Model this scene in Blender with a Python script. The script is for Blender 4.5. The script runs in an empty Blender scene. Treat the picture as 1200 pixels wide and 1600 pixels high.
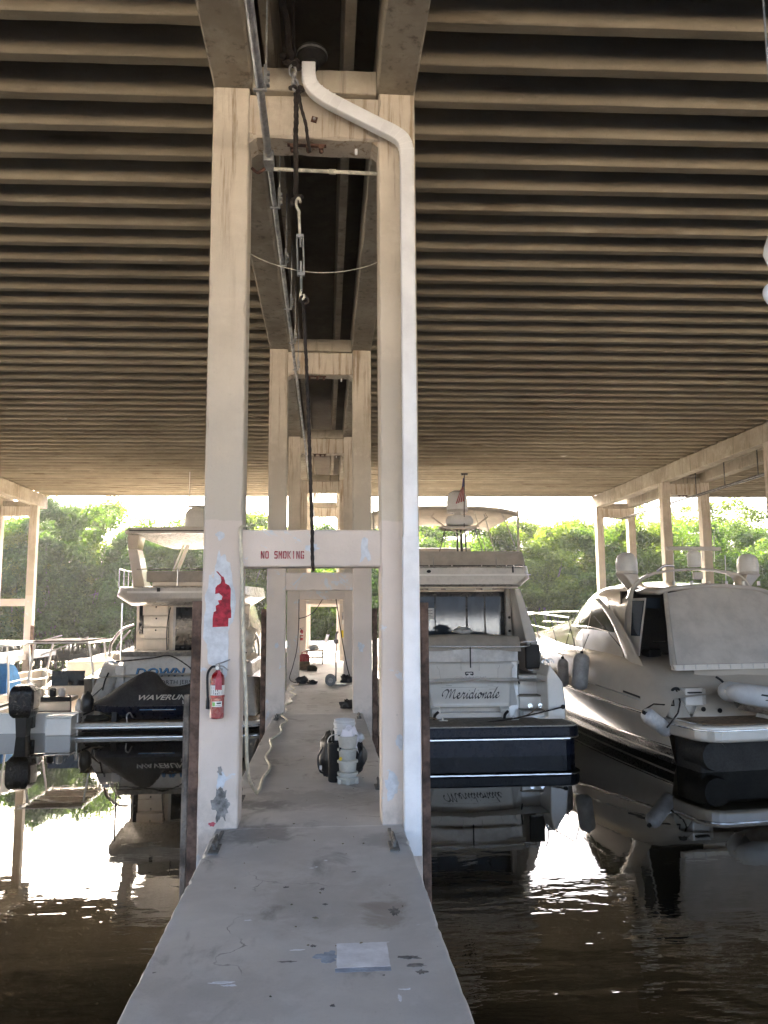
import bpy, bmesh, math, random
import numpy as np
from mathutils import Vector, Matrix, noise as mnoise

# ------------------------------------------------------------------ camera, light, exposure
sc = bpy.context.scene
COL = sc.collection
R = math.radians

cam_d = bpy.data.cameras.new("camera")
cam = bpy.data.objects.new("camera", cam_d)
COL.objects.link(cam)
cam_d.sensor_fit = 'VERTICAL'
cam_d.sensor_height = 24.0
cam_d.sensor_width = 18.0
cam_d.lens = 24.0 * 1236.57 / 1600.0
cam_d.clip_start = 0.05
cam_d.clip_end = 3000.0
_p, _y, _r = R(7.1475), R(4.1739), R(0.3258)
_F = Vector((math.sin(_y) * math.cos(_p), math.cos(_y) * math.cos(_p), math.sin(_p)))
_Rt = Vector((math.cos(_y), -math.sin(_y), 0))
_U = _Rt.cross(_F)
_r2 = _Rt * math.cos(_r) - _U * math.sin(_r)
_u2 = _U * math.cos(_r) + _Rt * math.sin(_r)
cam.matrix_world = Matrix(((_r2.x, _u2.x, -_F.x, 0.1188), (_r2.y, _u2.y, -_F.y, 0.0),
                           (_r2.z, _u2.z, -_F.z, 1.65), (0, 0, 0, 1)))
sc.camera = cam

SUN_AZ, SUN_EL = R(-22.0), R(37.0)          # azimuth measured from +Y towards +X
world = bpy.data.worlds.new("World")
sc.world = world
world.use_nodes = True
wn = world.node_tree
bg = wn.nodes['Background']
sky = wn.nodes.new('ShaderNodeTexSky')
sky.sky_type = 'NISHITA'
sky.sun_disc = False
sky.sun_elevation = SUN_EL
sky.sun_rotation = SUN_AZ
sky.air_density = 0.7
sky.dust_density = 7.0
sky.ozone_density = 0.3
wn.links.new(sky.outputs[0], bg.inputs[0])
bg.inputs[1].default_value = 0.15

sun_d = bpy.data.lights.new("sun", 'SUN')
sun_d.energy = 2.0
sun_d.angle = R(0.5)
sun_d.color = (1.0, 0.93, 0.82)
sun = bpy.data.objects.new("sun", sun_d)
COL.objects.link(sun)
_sv = Vector((math.sin(SUN_AZ) * math.cos(SUN_EL), math.cos(SUN_AZ) * math.cos(SUN_EL), math.sin(SUN_EL)))
sun.rotation_euler = (-_sv).to_track_quat('-Z', 'Y').to_euler()
sun.location = _sv * 60

sc.view_settings.view_transform = 'Standard'
sc.view_settings.look = 'None'
sc.view_settings.exposure = 3.72
sc.view_settings.gamma = 1.0
sc.view_settings.use_curve_mapping = False
sc.render.engine = 'CYCLES'
cy = sc.cycles
cy.use_denoising = True
try:
    cy.denoiser = 'OPENIMAGEDENOISE'
    cy.denoising_input_passes = 'RGB_ALBEDO_NORMAL'
except Exception:
    pass
cy.max_bounces = 9
cy.diffuse_bounces = 6
cy.glossy_bounces = 5
cy.transmission_bounces = 5
cy.transparent_max_bounces = 8
cy.caustics_reflective = True
cy.blur_glossy = 0.6
cy.caustics_refractive = False
cy.sample_clamp_indirect = 8.0

random.seed(7)
rng = np.random.default_rng(11)
WATER_Z = -1.5

# ------------------------------------------------------------------ mesh helpers
def link(o, parent=None):
    COL.objects.link(o)
    if parent is not None:
        o.parent = parent
    return o

def tag(o, label=None, cat=None, group=None, kind=None):
    if label: o['label'] = label
    if cat: o['category'] = cat
    if group: o['group'] = group
    if kind: o['kind'] = kind
    return o

def empty(name, loc=(0, 0, 0), rz=0.0, label=None, cat=None, group=None, kind=None):
    o = bpy.data.objects.new(name, None)
    o.empty_display_size = 0.2
    o.location = loc
    o.rotation_euler = (0, 0, rz)
    link(o)
    return tag(o, label, cat, group, kind)

def copy_tree(o, parent=None):
    c = o.copy()
    COL.objects.link(c)
    if parent is not None:
        c.parent = parent
    for ch in list(o.children):
        copy_tree(ch, c)
    return c

def catmull(pts, n):
    """resample a list of points (tuples) by a Catmull-Rom curve, n samples per segment"""
    P = [np.array(p, float) for p in pts]
    out = []
    for i in range(len(P) - 1):
        p1, p2 = P[i], P[i + 1]
        p0 = P[i - 1] if i > 0 else 2 * p1 - p2
        p3 = P[i + 2] if i + 2 < len(P) else 2 * p2 - p1
        for k in range(n):
            t = k / n
            out.append(0.5 * (2 * p1 + (p2 - p0) * t + (2 * p0 - 5 * p1 + 4 * p2 - p3) * t * t
                              + (3 * p1 - p0 - 3 * p2 + p3) * t ** 3))
    out.append(P[-1])
    return out

class MB:
    def __init__(self):
        self.v = []
        self.f = []
    def add(self, vs, fs):
        o = len(self.v)
        self.v.extend(tuple(float(c) for c in p) for p in vs)
        self.f.extend(tuple(i + o for i in f) for f in fs)
        return self
    def box(self, x0, x1, y0, y1, z0, z1):
        return self.add([(x0, y0, z0), (x1, y0, z0), (x1, y1, z0), (x0, y1, z0),
                         (x0, y0, z1), (x1, y0, z1), (x1, y1, z1), (x0, y1, z1)],
                        [(0, 3, 2, 1), (4, 5, 6, 7), (0, 1, 5, 4), (1, 2, 6, 5), (2, 3, 7, 6), (3, 0, 4, 7)])
    def hexa(self, a, b):
        """two quads (4 points each) joined to a solid"""
        return self.add(list(a) + list(b), [(0, 3, 2, 1), (4, 5, 6, 7), (0, 1, 5, 4), (1, 2, 6, 5), (2, 3, 7, 6), (3, 0, 4, 7)])
    def loft(self, secs, closed=False, caps=False):
        n = len(secs[0])
        o = len(self.v)
        for s in secs:
            self.v.extend(tuple(float(c) for c in p) for p in s)
        m = n if closed else n - 1
        for i in range(len(secs) - 1):
            for j in range(m):
                a = o + i * n + j
                b = o + i * n + (j + 1) % n
                self.f.append((a, b, b + n, a + n))
        if caps:
            self.f.append(tuple(o + j for j in reversed(range(n))))
            self.f.append(tuple(o + (len(secs) - 1) * n + j for j in range(n)))
        return self
    def sweep(self, path, prof, up=(0, 0, 1), closed=True, caps=True, scales=None):
        """sweep a closed 2D profile along a path (parallel frames)"""
        P = [Vector(p) for p in path]
        T = []
        for i in range(len(P)):
            a = P[max(i - 1, 0)]
            b = P[min(i + 1, len(P) - 1)]
            t = (b - a)
            T.append(t.normalized() if t.length > 1e-9 else Vector((0, 0, 1)))
        u = Vector(up)
        if abs(u.dot(T[0])) > 0.95:
            u = Vector((0, 1, 0)) if abs(T[0].y) < 0.9 else Vector((1, 0, 0))
        secs = []
        for i, (p, t) in enumerate(zip(P, T)):
            s = (u - t * u.dot(t))
            s = s.normalized() if s.length > 1e-6 else Vector((1, 0, 0))
            b = t.cross(s).normalized()
            u = s
            k = scales[i] if scales else 1.0
            secs.append([p + (b * q[0] + s * q[1]) * k for q in prof])
        return self.loft(secs, closed, caps)
    def tube(self, path, r, n=8, **kw):
        prof = [(math.cos(2 * math.pi * k / n) * r, math.sin(2 * math.pi * k / n) * r) for k in range(n)]
        return self.sweep(path, prof, **kw)
    def rod(self, a, b, r, n=8):
        return self.tube([a, b], r, n)
    def lathe(self, prof, c=(0, 0, 0), axis='z', n=20):
        """prof: list of (radius, height)"""
        secs = []
        for (r, h) in prof:
            ring = []
            for k in range(n):
                a = 2 * math.pi * k / n
                x, y = math.cos(a) * r, math.sin(a) * r
                if axis == 'z': p = (x, y, h)
                elif axis == 'y': p = (x, h, y)
                else: p = (h, x, y)
                ring.append((p[0] + c[0], p[1] + c[1], p[2] + c[2]))
            secs.append(ring)
        return self.loft(secs, True, True)
    def ball(self, c, rx, ry, rz, n=14, m=8):
        secs = []
        for i in range(m + 1):
            th = math.pi * (0.02 + 0.96 * i / m)
            secs.append([(c[0] + rx * math.sin(th) * math.cos(2 * math.pi * k / n),
                          c[1] + ry * math.sin(th) * math.sin(2 * math.pi * k / n),
                          c[2] - rz * math.cos(th)) for k in range(n)])
        return self.loft(secs, True, True)
    def prism(self, poly, d0, d1, axis='y'):
        """polygon in the plane across an axis, extruded from d0 to d1. axis y: poly=(x,z); z: (x,y); x: (y,z)"""
        def P(q, d):
            if axis == 'y': return (q[0], d, q[1])
            if axis == 'z': return (q[0], q[1], d)
            return (d, q[0], q[1])
        n = len(poly)
        vs = [P(q, d0) for q in poly] + [P(q, d1) for q in poly]
        fs = [tuple(range(n)), tuple(range(2 * n - 1, n - 1, -1))]
        for k in range(n):
            j = (k + 1) % n
            fs.append((k, k + n, j + n, j))
        return self.add(vs, fs)
    def rough(self, axis, a0, a1, u0, u1, v0, v1, ch=0.012, step=0.1, jit=0.003, seed=0):
        """a cast prism with chipped, uneven chamfered edges. axis z: u=x v=y; axis x: u=y v=z; axis y: u=x v=z"""
        r = random.Random(seed)
        n = max(2, int(abs(a1 - a0) / step))
        secs = []
        for i in range(n + 1):
            a = a0 + (a1 - a0) * i / n
            def c(): return ch * r.uniform(0.6, 1.6) + (r.random() < 0.06) * ch * r.uniform(0.5, 1.6)
            def j(): return r.uniform(-jit, jit)
            c1, c2, c3, c4 = c(), c(), c(), c()
            q = [(u0 + c1, v0 + j() * .3), (u1 - c2, v0 + j() * .3), (u1 + j() * .3, v0 + c2), (u1 + j() * .3, v1 - c3),
                 (u1 - c3, v1 + j() * .3), (u0 + c4, v1 + j() * .3), (u0 + j() * .3, v1 - c4), (u0 + j() * .3, v0 + c1)]
            if axis == 'z': secs.append([(p[0], p[1], a) for p in q])
            elif axis == 'x': secs.append([(a, p[0], p[1]) for p in q])
            else: secs.append([(p[0], a, p[1]) for p in q])
        return self.loft(secs, True, True)
    def mesh(self, name, mat, smooth=None, bevel=0.0, fix=True, seg=2):
        me = bpy.data.meshes.new(name)
        me.from_pydata(self.v, [], self.f)
        bm = bmesh.new()
        bm.from_mesh(me)
        if fix:
            bmesh.ops.recalc_face_normals(bm, faces=bm.faces)
        if bevel > 0:
            ed = [e for e in bm.edges if len(e.link_faces) == 2 and e.calc_face_angle(0) > R(30)]
            bmesh.ops.bevel(bm, geom=ed, offset=bevel, segments=seg, profile=0.6, affect='EDGES', clamp_overlap=True)
        bm.to_mesh(me)
        bm.free()
        if smooth is not None:
            me.polygons.foreach_set('use_smooth', [True] * len(me.polygons))
            me.set_sharp_from_angle(angle=R(smooth))
        if mat is not None:
            me.materials.append(mat)
        me.update()
        return me
    def build(self, name, mat, parent=None, smooth=None, bevel=0.0, loc=None, **kw):
        o = bpy.data.objects.new(name, self.mesh(name, mat, smooth, bevel, **kw))
        link(o, parent)
        if loc is not None:
            o.location = loc
        return o

def rrect(w, h, r, n=4):
    pts = []
    for cx, cy_, a0 in ((w / 2 - r, h / 2 - r, 0), (-w / 2 + r, h / 2 - r, 90), (-w / 2 + r, -h / 2 + r, 180), (w / 2 - r, -h / 2 + r, 270)):
        for k in range(n + 1):
            a = R(a0 + 90 * k / n)
            pts.append((cx + math.cos(a) * r, cy_ + math.sin(a) * r))
    return pts

def blob(cx, cz, rx, rz, n=40, amp=0.3, seed=0, f=1.6):
    pts = []
    for k in range(n):
        a = 2 * math.pi * k / n
        w = 1 + amp * (mnoise.noise(Vector((math.cos(a) * f + seed * 3.1, math.sin(a) * f, seed))) * 1.4
                       + 0.5 * mnoise.noise(Vector((math.cos(a) * f * 3.3 + seed, math.sin(a) * f * 3.3, seed * 1.7))))
        pts.append((cx + math.cos(a) * rx * w, cz + math.sin(a) * rz * w))
    return pts

def text_part(txt, size, mat, parent, loc, rot=(R(90), 0, 0), sx=1.0, shear=0.0, depth=0.002, align='CENTER', name='lettering', bold=0.0):
    cu = bpy.data.curves.new('lettering_curve', 'FONT')
    cu.body = txt
    cu.size = size
    cu.shear = shear
    cu.extrude = depth
    cu.offset = bold
    cu.align_x = align
    cu.align_y = 'CENTER'
    cu.resolution_u = 4
    t = bpy.data.objects.new('lettering_tmp', cu)
    COL.objects.link(t)
    bpy.context.view_layer.update()
    me = bpy.data.meshes.new_from_object(t.evaluated_get(bpy.context.evaluated_depsgraph_get()))
    bpy.data.objects.remove(t)
    bpy.data.curves.remove(cu)
    me.name = name
    me.materials.clear()
    me.materials.append(mat)
    o = bpy.data.objects.new(name, me)
    link(o, parent)
    o.location = loc
    o.rotation_euler = rot
    o.scale = (sx, 1, 1)
    return o

# ------------------------------------------------------------------ materials
def nodes(name):
    m = bpy.data.materials.new(name)
    m.use_nodes = True
    nt = m.node_tree
    return m, nt, nt.nodes['Principled BSDF']

class N:
    """tiny node builder"""
    def __init__(self, nt):
        self.nt = nt
    def new(self, t, **kw):
        n = self.nt.nodes.new(t)
        for k, v in kw.items(): setattr(n, k, v)
        return n
    def val(self, sock, v):
        if isinstance(v, bpy.types.NodeSocket): self.nt.links.new(v, sock)
        else: sock.default_value = v
    def coord(self, kind='Object', scale=(1, 1, 1), rnd=0.0):
        tc = self.new('ShaderNodeTexCoord')
        out = tc.outputs[kind]
        if kind == 'World':
            pass
        if rnd:
            oi = self.new('ShaderNodeObjectInfo')
            vm = self.new('ShaderNodeVectorMath', operation='MULTIPLY_ADD')
            cb = self.new('ShaderNodeCombineXYZ')
            for i in range(3): self.nt.links.new(oi.outputs['Random'], cb.inputs[i])
            self.nt.links.new(cb.outputs[0], vm.inputs[0])
            vm.inputs[1].default_value = (rnd, rnd * 1.37, rnd * .71)
            self.nt.links.new(out, vm.inputs[2])
            out = vm.outputs[0]
        mp = self.new('ShaderNodeMapping')
        mp.inputs['Scale'].default_value = scale
        self.nt.links.new(out, mp.inputs[0])
        return mp.outputs[0]
    def pos(self):
        return self.new('ShaderNodeNewGeometry').outputs['Position']
    def noise(self, vec, scale=5, detail=6, rough=0.6, dist=0.0):
        n = self.new('ShaderNodeTexNoise')
        n.inputs['Scale'].default_value = scale
        n.inputs['Detail'].default_value = detail
        n.inputs['Roughness'].default_value = rough
        n.inputs['Distortion'].default_value = dist
        self.nt.links.new(vec, n.inputs['Vector'])
        return n.outputs['Fac']
    def ramp(self, fac, lo, hi, a=0.0, b=1.0):
        n = self.new('ShaderNodeMapRange')
        n.interpolation_type = 'SMOOTHSTEP'
        self.val(n.inputs['Value'], fac)
        n.inputs['From Min'].default_value = lo
        n.inputs['From Max'].default_value = hi
        n.inputs['To Min'].default_value = a
        n.inputs['To Max'].default_value = b
        return n.outputs['Result']
    def math(self, op, a, b=0.0, c=0.0):
        n = self.new('ShaderNodeMath', operation=op)
        self.val(n.inputs[0], a)
        self.val(n.inputs[1], b)
        if op == 'MULTIPLY_ADD': self.val(n.inputs[2], c)
        return n.outputs[0]
    def mix(self, fac, a, b, mode='MIX'):
        n = self.new('ShaderNodeMix', data_type='RGBA', blend_type=mode)
        self.val(n.inputs['Factor'], fac)
        for s, v in ((n.inputs['A'], a), (n.inputs['B'], b)):
            s2 = [i for i in n.inputs if i.name == s.name and i.type == 'RGBA'][0]
            if isinstance(v, bpy.types.NodeSocket): self.nt.links.new(v, s2)
            else: s2.default_value = (*v, 1.0) if len(v) == 3 else v
        return [o for o in n.outputs if o.type == 'RGBA'][0]
    def bump(self, h, strength=0.3, dist=0.01, normal=None):
        n = self.new('ShaderNodeBump')
        n.inputs['Strength'].default_value = strength
        n.inputs['Distance'].default_value = dist
        self.nt.links.new(h, n.inputs['Height'])
        if normal is not None: self.nt.links.new(normal, n.inputs['Normal'])
        return n.outputs[0]
    def sepz(self, vec):
        s = self.new('ShaderNodeSeparateXYZ')
        self.nt.links.new(vec, s.inputs[0])
        return s.outputs

def simple(name, col, rough=0.5, metal=0.0, var=0.12, scale=4.0, spec=0.5, bump=0.0, bscale=60.0, coat=0.0, ior=1.5, rvar=0.1):
    """plain surface with slight dirt and tone variation"""
    m, nt, b = nodes(name)
    n = N(nt)
    vec = n.coord('Object', rnd=13.0)
    f = n.noise(vec, scale, 5, 0.65)
    f2 = n.noise(vec, scale * 7, 3, 0.6)
    d = tuple(max(0, c * (1 - var * 1.6)) for c in col)
    l = tuple(min(1, c * (1 + var)) for c in col)
    c = n.mix(n.ramp(f, 0.3, 0.7), d, l)
    c = n.mix(n.ramp(f2, 0.58, 0.75, 0, var * 1.5), c, tuple(k * .6 for k in col))
    nt.links.new(c, b.inputs['Base Color'])
    nt.links.new(n.ramp(f2, 0.3, 0.7, max(0.02, rough - rvar), min(1, rough + rvar)), b.inputs['Roughness'])
    b.inputs['Metallic'].default_value = metal
    b.inputs['Specular IOR Level'].default_value = spec
    b.inputs['IOR'].default_value = ior
    b.inputs['Coat Weight'].default_value = coat
    if bump > 0:
        nt.links.new(n.bump(n.noise(vec, bscale, 4, 0.6), bump, 0.01), b.inputs['Normal'])
    return m

def concrete(name, base, dark, light, stain, streak=0.5, rough=0.88, soot=0.0, rnd=17.0, use_pos=False):
    m, nt, b = nodes(name)
    n = N(nt)
    vec = n.coord('Object', rnd=rnd)
    big = n.noise(vec, 0.8, 6, 0.62)
    med = n.noise(vec, 4.0, 8, 0.68)
    fine = n.noise(vec, 45.0, 5, 0.65)
    sv = n.coord('Object', scale=(7, 7, 0.45), rnd=rnd)
    st = n.noise(sv, 1.4, 6, 0.65)
    c = n.mix(n.ramp(big, 0.32, 0.68), dark, base)
    c = n.mix(n.ramp(med, 0.45, 0.75, 0, 0.65), c, light)
    c = n.mix(n.ramp(st, 0.52, 0.72, 0, streak), c, stain)
    c = n.mix(n.ramp(fine, 0.55, 0.8, 0, 0.35), c, tuple(k * .55 for k in base))
    nt.links.new(c, b.inputs['Base Color'])
    nt.links.new(n.ramp(med, 0.3, 0.7, rough - .08, min(1, rough + .08)), b.inputs['Roughness'])
    b.inputs['Specular IOR Level'].default_value = 0.3
    h = n.math('MULTIPLY_ADD', fine, 0.35, med)
    nt.links.new(n.bump(h, 0.35, 0.012), b.inputs['Normal'])
    return m

def pier_paint(name):
    """old weathered coat above, fresh beige masonry paint below about 2.4 m, chipped"""
    m, nt, b = nodes(name)
    n = N(nt)
    vec = n.coord('Object', rnd=23.0)
    p = n.sepz(n.pos())
    big = n.noise(vec, 1.1, 6, 0.62)
    med = n.noise(vec, 5.0, 8, 0.7)
    fine = n.noise(vec, 50.0, 5, 0.65)
    st = n.noise(n.coord('Object', scale=(9, 9, 0.5), rnd=23.0), 1.5, 7, 0.68)
    # upper, weathered
    up = n.mix(n.ramp(big, 0.3, 0.7), (0.47, 0.41, 0.325), (0.64, 0.57, 0.465))
    up = n.mix(n.ramp(med, 0.5, 0.72, 0, 0.5), up, (0.70, 0.64, 0.54))
    hi = n.ramp(p[2], 3.9, 6.0)
    stm = n.math('MULTIPLY', n.ramp(st, 0.5, 0.66), n.math('MULTIPLY_ADD', hi, 0.75, 0.08))
    up = n.mix(stm, up, (0.25, 0.17, 0.095))
    grey = n.math('MULTIPLY', n.ramp(p[2], 4.4, 3.2), n.ramp(big, 0.62, 0.4, 0.25, 0.8))
    up = n.mix(grey, up, (0.53, 0.48, 0.40))
    # lower, painted
    lo = n.mix(n.ramp(big, 0.3, 0.7), (0.60, 0.525, 0.455), (0.70, 0.615, 0.54))
    chip = n.ramp(n.noise(vec, 2.3, 9, 0.72, 0.6), 0.60, 0.62)
    lo = n.mix(n.math('MULTIPLY', chip, 0.8), lo, (0.60, 0.64, 0.68))
    bare = n.ramp(n.noise(n.coord('Object', rnd=41.0), 2.6, 9, 0.75, 0.4), 0.71, 0.72)
    lo = n.mix(bare, lo, (0.24, 0.235, 0.22))
    dirt = n.math('MULTIPLY', n.ramp(p[2], 0.5, -0.1), n.ramp(med, 0.4, 0.65, 0.1, 0.6))
    lo = n.mix(dirt, lo, (0.30, 0.26, 0.22))
    line = n.ramp(n.math('MULTIPLY_ADD', n.noise(vec, 9, 4, 0.6), 0.05, p[2]), 2.40, 2.412)
    c = n.mix(line, lo, up)
    # water line growth
    wl = n.ramp(n.math('MULTIPLY_ADD', med, 0.4, p[2]), -0.55, -0.85)
    c = n.mix(wl, c, (0.05, 0.045, 0.03))
    c = n.mix(n.ramp(fine, 0.58, 0.8, 0, 0.25), c, (0.25, 0.22, 0.18))
    nt.links.new(c, b.inputs['Base Color'])
    b.inputs['Roughness'].default_value = 0.8
    b.inputs['Specular IOR Level'].default_value = 0.3
    h = n.math('MULTIPLY_ADD', fine, 0.3, med)
    h = n.math('MULTIPLY_ADD', chip, -0.15, h)
    h = n.math('MULTIPLY_ADD', bare, -0.4, h)
    nt.links.new(n.bump(h, 0.35, 0.012), b.inputs['Normal'])
    return m

def girder_mat(name):
    m, nt, b = nodes(name)
    n = N(nt)
    vec = n.coord('Object', rnd=31.0)
    big = n.noise(vec, 0.7, 5, 0.6)
    med = n.noise(n.coord('Object', scale=(.6, 2, 2), rnd=31.0), 5.0, 7, 0.7)
    fine = n.noise(vec, 40, 4, 0.6)
    c = n.mix(n.ramp(big, 0.3, 0.7), (0.28, 0.24, 0.175), (0.41, 0.355, 0.26))
    c = n.mix(n.ramp(med, 0.5, 0.75, 0, 0.6), c, (0.48, 0.42, 0.32))
    sp = n.ramp(n.noise(n.coord('Object', scale=(.35, 1, 1), rnd=53.0), 3.0, 3, 0.5), 0.74, 0.78)
    c = n.mix(n.math('MULTIPLY', sp, 0.8), c, (0.66, 0.62, 0.54))
    oi = n.new('ShaderNodeObjectInfo')
    c = n.mix(n.math('MULTIPLY', oi.outputs['Random'], .45), c, (0.20, 0.165, 0.115))
    wet = n.ramp(n.noise(n.coord('Object', scale=(.5, 3, 3), rnd=71.0), 1.1, 5, .6), .6, .68)
    c = n.mix(n.math('MULTIPLY', wet, .6), c, (0.15, 0.115, 0.075))
    c = n.mix(n.ramp(fine, .55, .8, 0, .4), c, (0.14, 0.11, 0.075))
    nt.links.new(c, b.inputs['Base Color'])
    b.inputs['Roughness'].default_value = 0.9
    b.inputs['Specular IOR Level'].default_value = 0.25
    nt.links.new(n.bump(n.math('MULTIPLY_ADD', fine, .3, med), 0.35, 0.012), b.inputs['Normal'])
    return m

def deck_mat(name):
    m, nt, b = nodes(name)
    n = N(nt)
    vec = n.pos()
    big = n.noise(vec, 0.9, 7, 0.62, 0.3)
    med = n.noise(vec, 3.4, 9, 0.7)
    fine = n.noise(vec, 60.0, 5, 0.65)
    c = n.mix(n.ramp(big, 0.3, 0.7), (0.43, 0.42, 0.405), (0.58, 0.57, 0.55))
    c = n.mix(n.ramp(med, 0.48, 0.72, 0, 0.55), c, (0.62, 0.605, 0.585))
    sp = n.noise(n.coord('Object', scale=(1.3, .7, 1)), 2.1, 6, 0.6, 0.6)
    c = n.mix(n.ramp(sp, 0.56, 0.72, 0, 0.75), c, (0.20, 0.19, 0.18))
    c = n.mix(n.ramp(n.noise(vec, 1.7, 4, .6), 0.6, 0.72, 0, .3), c, (0.44, 0.40, 0.34))
    wsp = n.ramp(n.noise(vec, 11, 2, .5), 0.74, 0.77)
    c = n.mix(n.math('MULTIPLY', wsp, .6), c, (0.62, 0.63, 0.66))
    dsp = n.ramp(n.noise(n.coord('Object'), 17, 2, .5), 0.75, 0.78)
    c = n.mix(n.math('MULTIPLY', dsp, .75), c, (0.09, 0.085, 0.08))
    c = n.mix(n.ramp(fine, 0.55, 0.8, 0, 0.3), c, (0.16, 0.16, 0.16))
    p = n.sepz(n.pos())
    wob = n.noise(vec, 5.5, 6, .7, .5)
    for (sx, sy, rx, ry, amt, colr) in ((-.42, 6.25, .42, .34, .5, (.10, .095, .09)), (.46, 4.62, .16, .30, .5, (.20, .15, .11)), (-.05, 7.3, .8, .5, .35, (.16, .15, .14)), (-.45, 7.15, .35, .18, .45, (.10, .095, .09)),
                                        (.1, 4.9, .5, .7, .25, (.24, .20, .15)), (-.35, 3.7, .5, .3, .2, (.20, .185, .17)), (.2, 10.5, .6, 1.2, .3, (.17, .16, .14)), (.15, 15.5, .5, 1.6, .3, (.22, .19, .15)), (.55, 6.0, .22, .25, .3, (.13, .125, .12))):
        dx = n.math('DIVIDE', n.math('SUBTRACT', p[0], sx), rx)
        dy = n.math('DIVIDE', n.math('SUBTRACT', p[1], sy), ry)
        d2 = n.math('ADD', n.math('MULTIPLY', dx, dx), n.math('MULTIPLY', dy, dy))
        d2 = n.math('ADD', d2, n.math('MULTIPLY', n.math('SUBTRACT', wob, .5), 3.2))
        c = n.mix(n.ramp(d2, 1.0, .1, 0, amt), c, colr)
    crk = n.new('ShaderNodeTexVoronoi', feature='DISTANCE_TO_EDGE')
    crk.inputs['Scale'].default_value = .55
    wv = n.new('ShaderNodeVectorMath', operation='MULTIPLY_ADD')
    nz = n.new('ShaderNodeTexNoise'); nz.inputs['Scale'].default_value = 3.0; nz.inputs['Detail'].default_value = 6
    nt.links.new(vec, nz.inputs['Vector'])
    nt.links.new(nz.outputs['Color'], wv.inputs[0]); wv.inputs[1].default_value = (.45, .45, 0); nt.links.new(vec, wv.inputs[2])
    nt.links.new(wv.outputs[0], crk.inputs['Vector'])
    cm = n.math('MULTIPLY', n.ramp(crk.outputs['Distance'], .0035, .001), n.ramp(big, .5, .6))
    c = n.mix(n.math('MULTIPLY', cm, .6), c, (.10, .095, .09))
    c = n.mix(n.ramp(n.math('MULTIPLY_ADD', med, .3, p[2]), 0.0, -0.25, 0, .8), c, (0.12, 0.11, 0.10))
    nt.links.new(c, b.inputs['Base Color'])
    nt.links.new(n.ramp(med, .3, .7, .62, .9), b.inputs['Roughness'])
    b.inputs['Specular IOR Level'].default_value = 0.35
    nt.links.new(n.bump(n.math('MULTIPLY_ADD', fine, .3, med), 0.3, 0.010), b.inputs['Normal'])
    return m

def water_mat(name):
    m, nt, b = nodes(name)
    n = N(nt)
    p = n.pos()
    b.inputs['Base Color'].default_value = (0.006, 0.0055, 0.0035, 1)
    b.inputs['Roughness'].default_value = 0.015
    b.inputs['IOR'].default_value = 1.333
    b.inputs['Specular IOR Level'].default_value = 0.5
    mp = n.new('ShaderNodeMapping')
    mp.inputs['Scale'].default_value = (0.55, 1.25, 1)
    nt.links.new(p, mp.inputs[0])
    a = n.noise(mp.outputs[0], 1.7, 3, 0.45, 0.4)
    s = n.noise(mp.outputs[0], 9.0, 2, 0.5, 0.2)
    calm = n.ramp(n.noise(p, 0.16, 2, 0.5), 0.35, 0.65, 0.35, 1.0)
    sep = n.sepz(p)
    near = n.ramp(sep[1], 11.5, 4.0, 0.07, 3.0)      # wind reaches the open end, boats shelter the rest
    h = n.math('MULTIPLY_ADD', s, 0.16, a)
    h = n.math('MULTIPLY', h, n.math('MULTIPLY', calm, near))
    nt.links.new(n.bump(h, 0.55, 0.028), b.inputs['Normal'])
    return m

def leaf_mat(name, dark, lite, trans):
    m = bpy.data.materials.new(name)
    m.use_nodes = True
    nt = m.node_tree
    nt.nodes.clear()
    n = N(nt)
    out = n.new('ShaderNodeOutputMaterial')
    geo = n.new('ShaderNodeNewGeometry')
    oi = n.new('ShaderNodeObjectInfo')
    r = n.math('MULTIPLY_ADD', oi.outputs['Random'], 0.35, n.math('MULTIPLY', geo.outputs['Random Per Island'], 0.65))
    c = n.mix(r, dark, lite)
    d = n.new('ShaderNodeBsdfDiffuse')
    t = n.new('ShaderNodeBsdfTranslucent')
    g = n.new('ShaderNodeBsdfGlossy')
    g.inputs['Roughness'].default_value = 0.35
    nt.links.new(c, d.inputs['Color'])
    nt.links.new(n.mix(r, tuple(k * .45 for k in trans), trans), t.inputs['Color'])
    mx = n.new('ShaderNodeMixShader')
    mx.inputs[0].default_value = 0.58
    nt.links.new(d.outputs[0], mx.inputs[1])
    nt.links.new(t.outputs[0], mx.inputs[2])
    mx2 = n.new('ShaderNodeMixShader')
    mx2.inputs[0].default_value = 0.02
    nt.links.new(mx.outputs[0], mx2.inputs[1])
    nt.links.new(g.outputs[0], mx2.inputs[2])
    nt.links.new(mx2.outputs[0], out.inputs[0])
    return m

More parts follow.
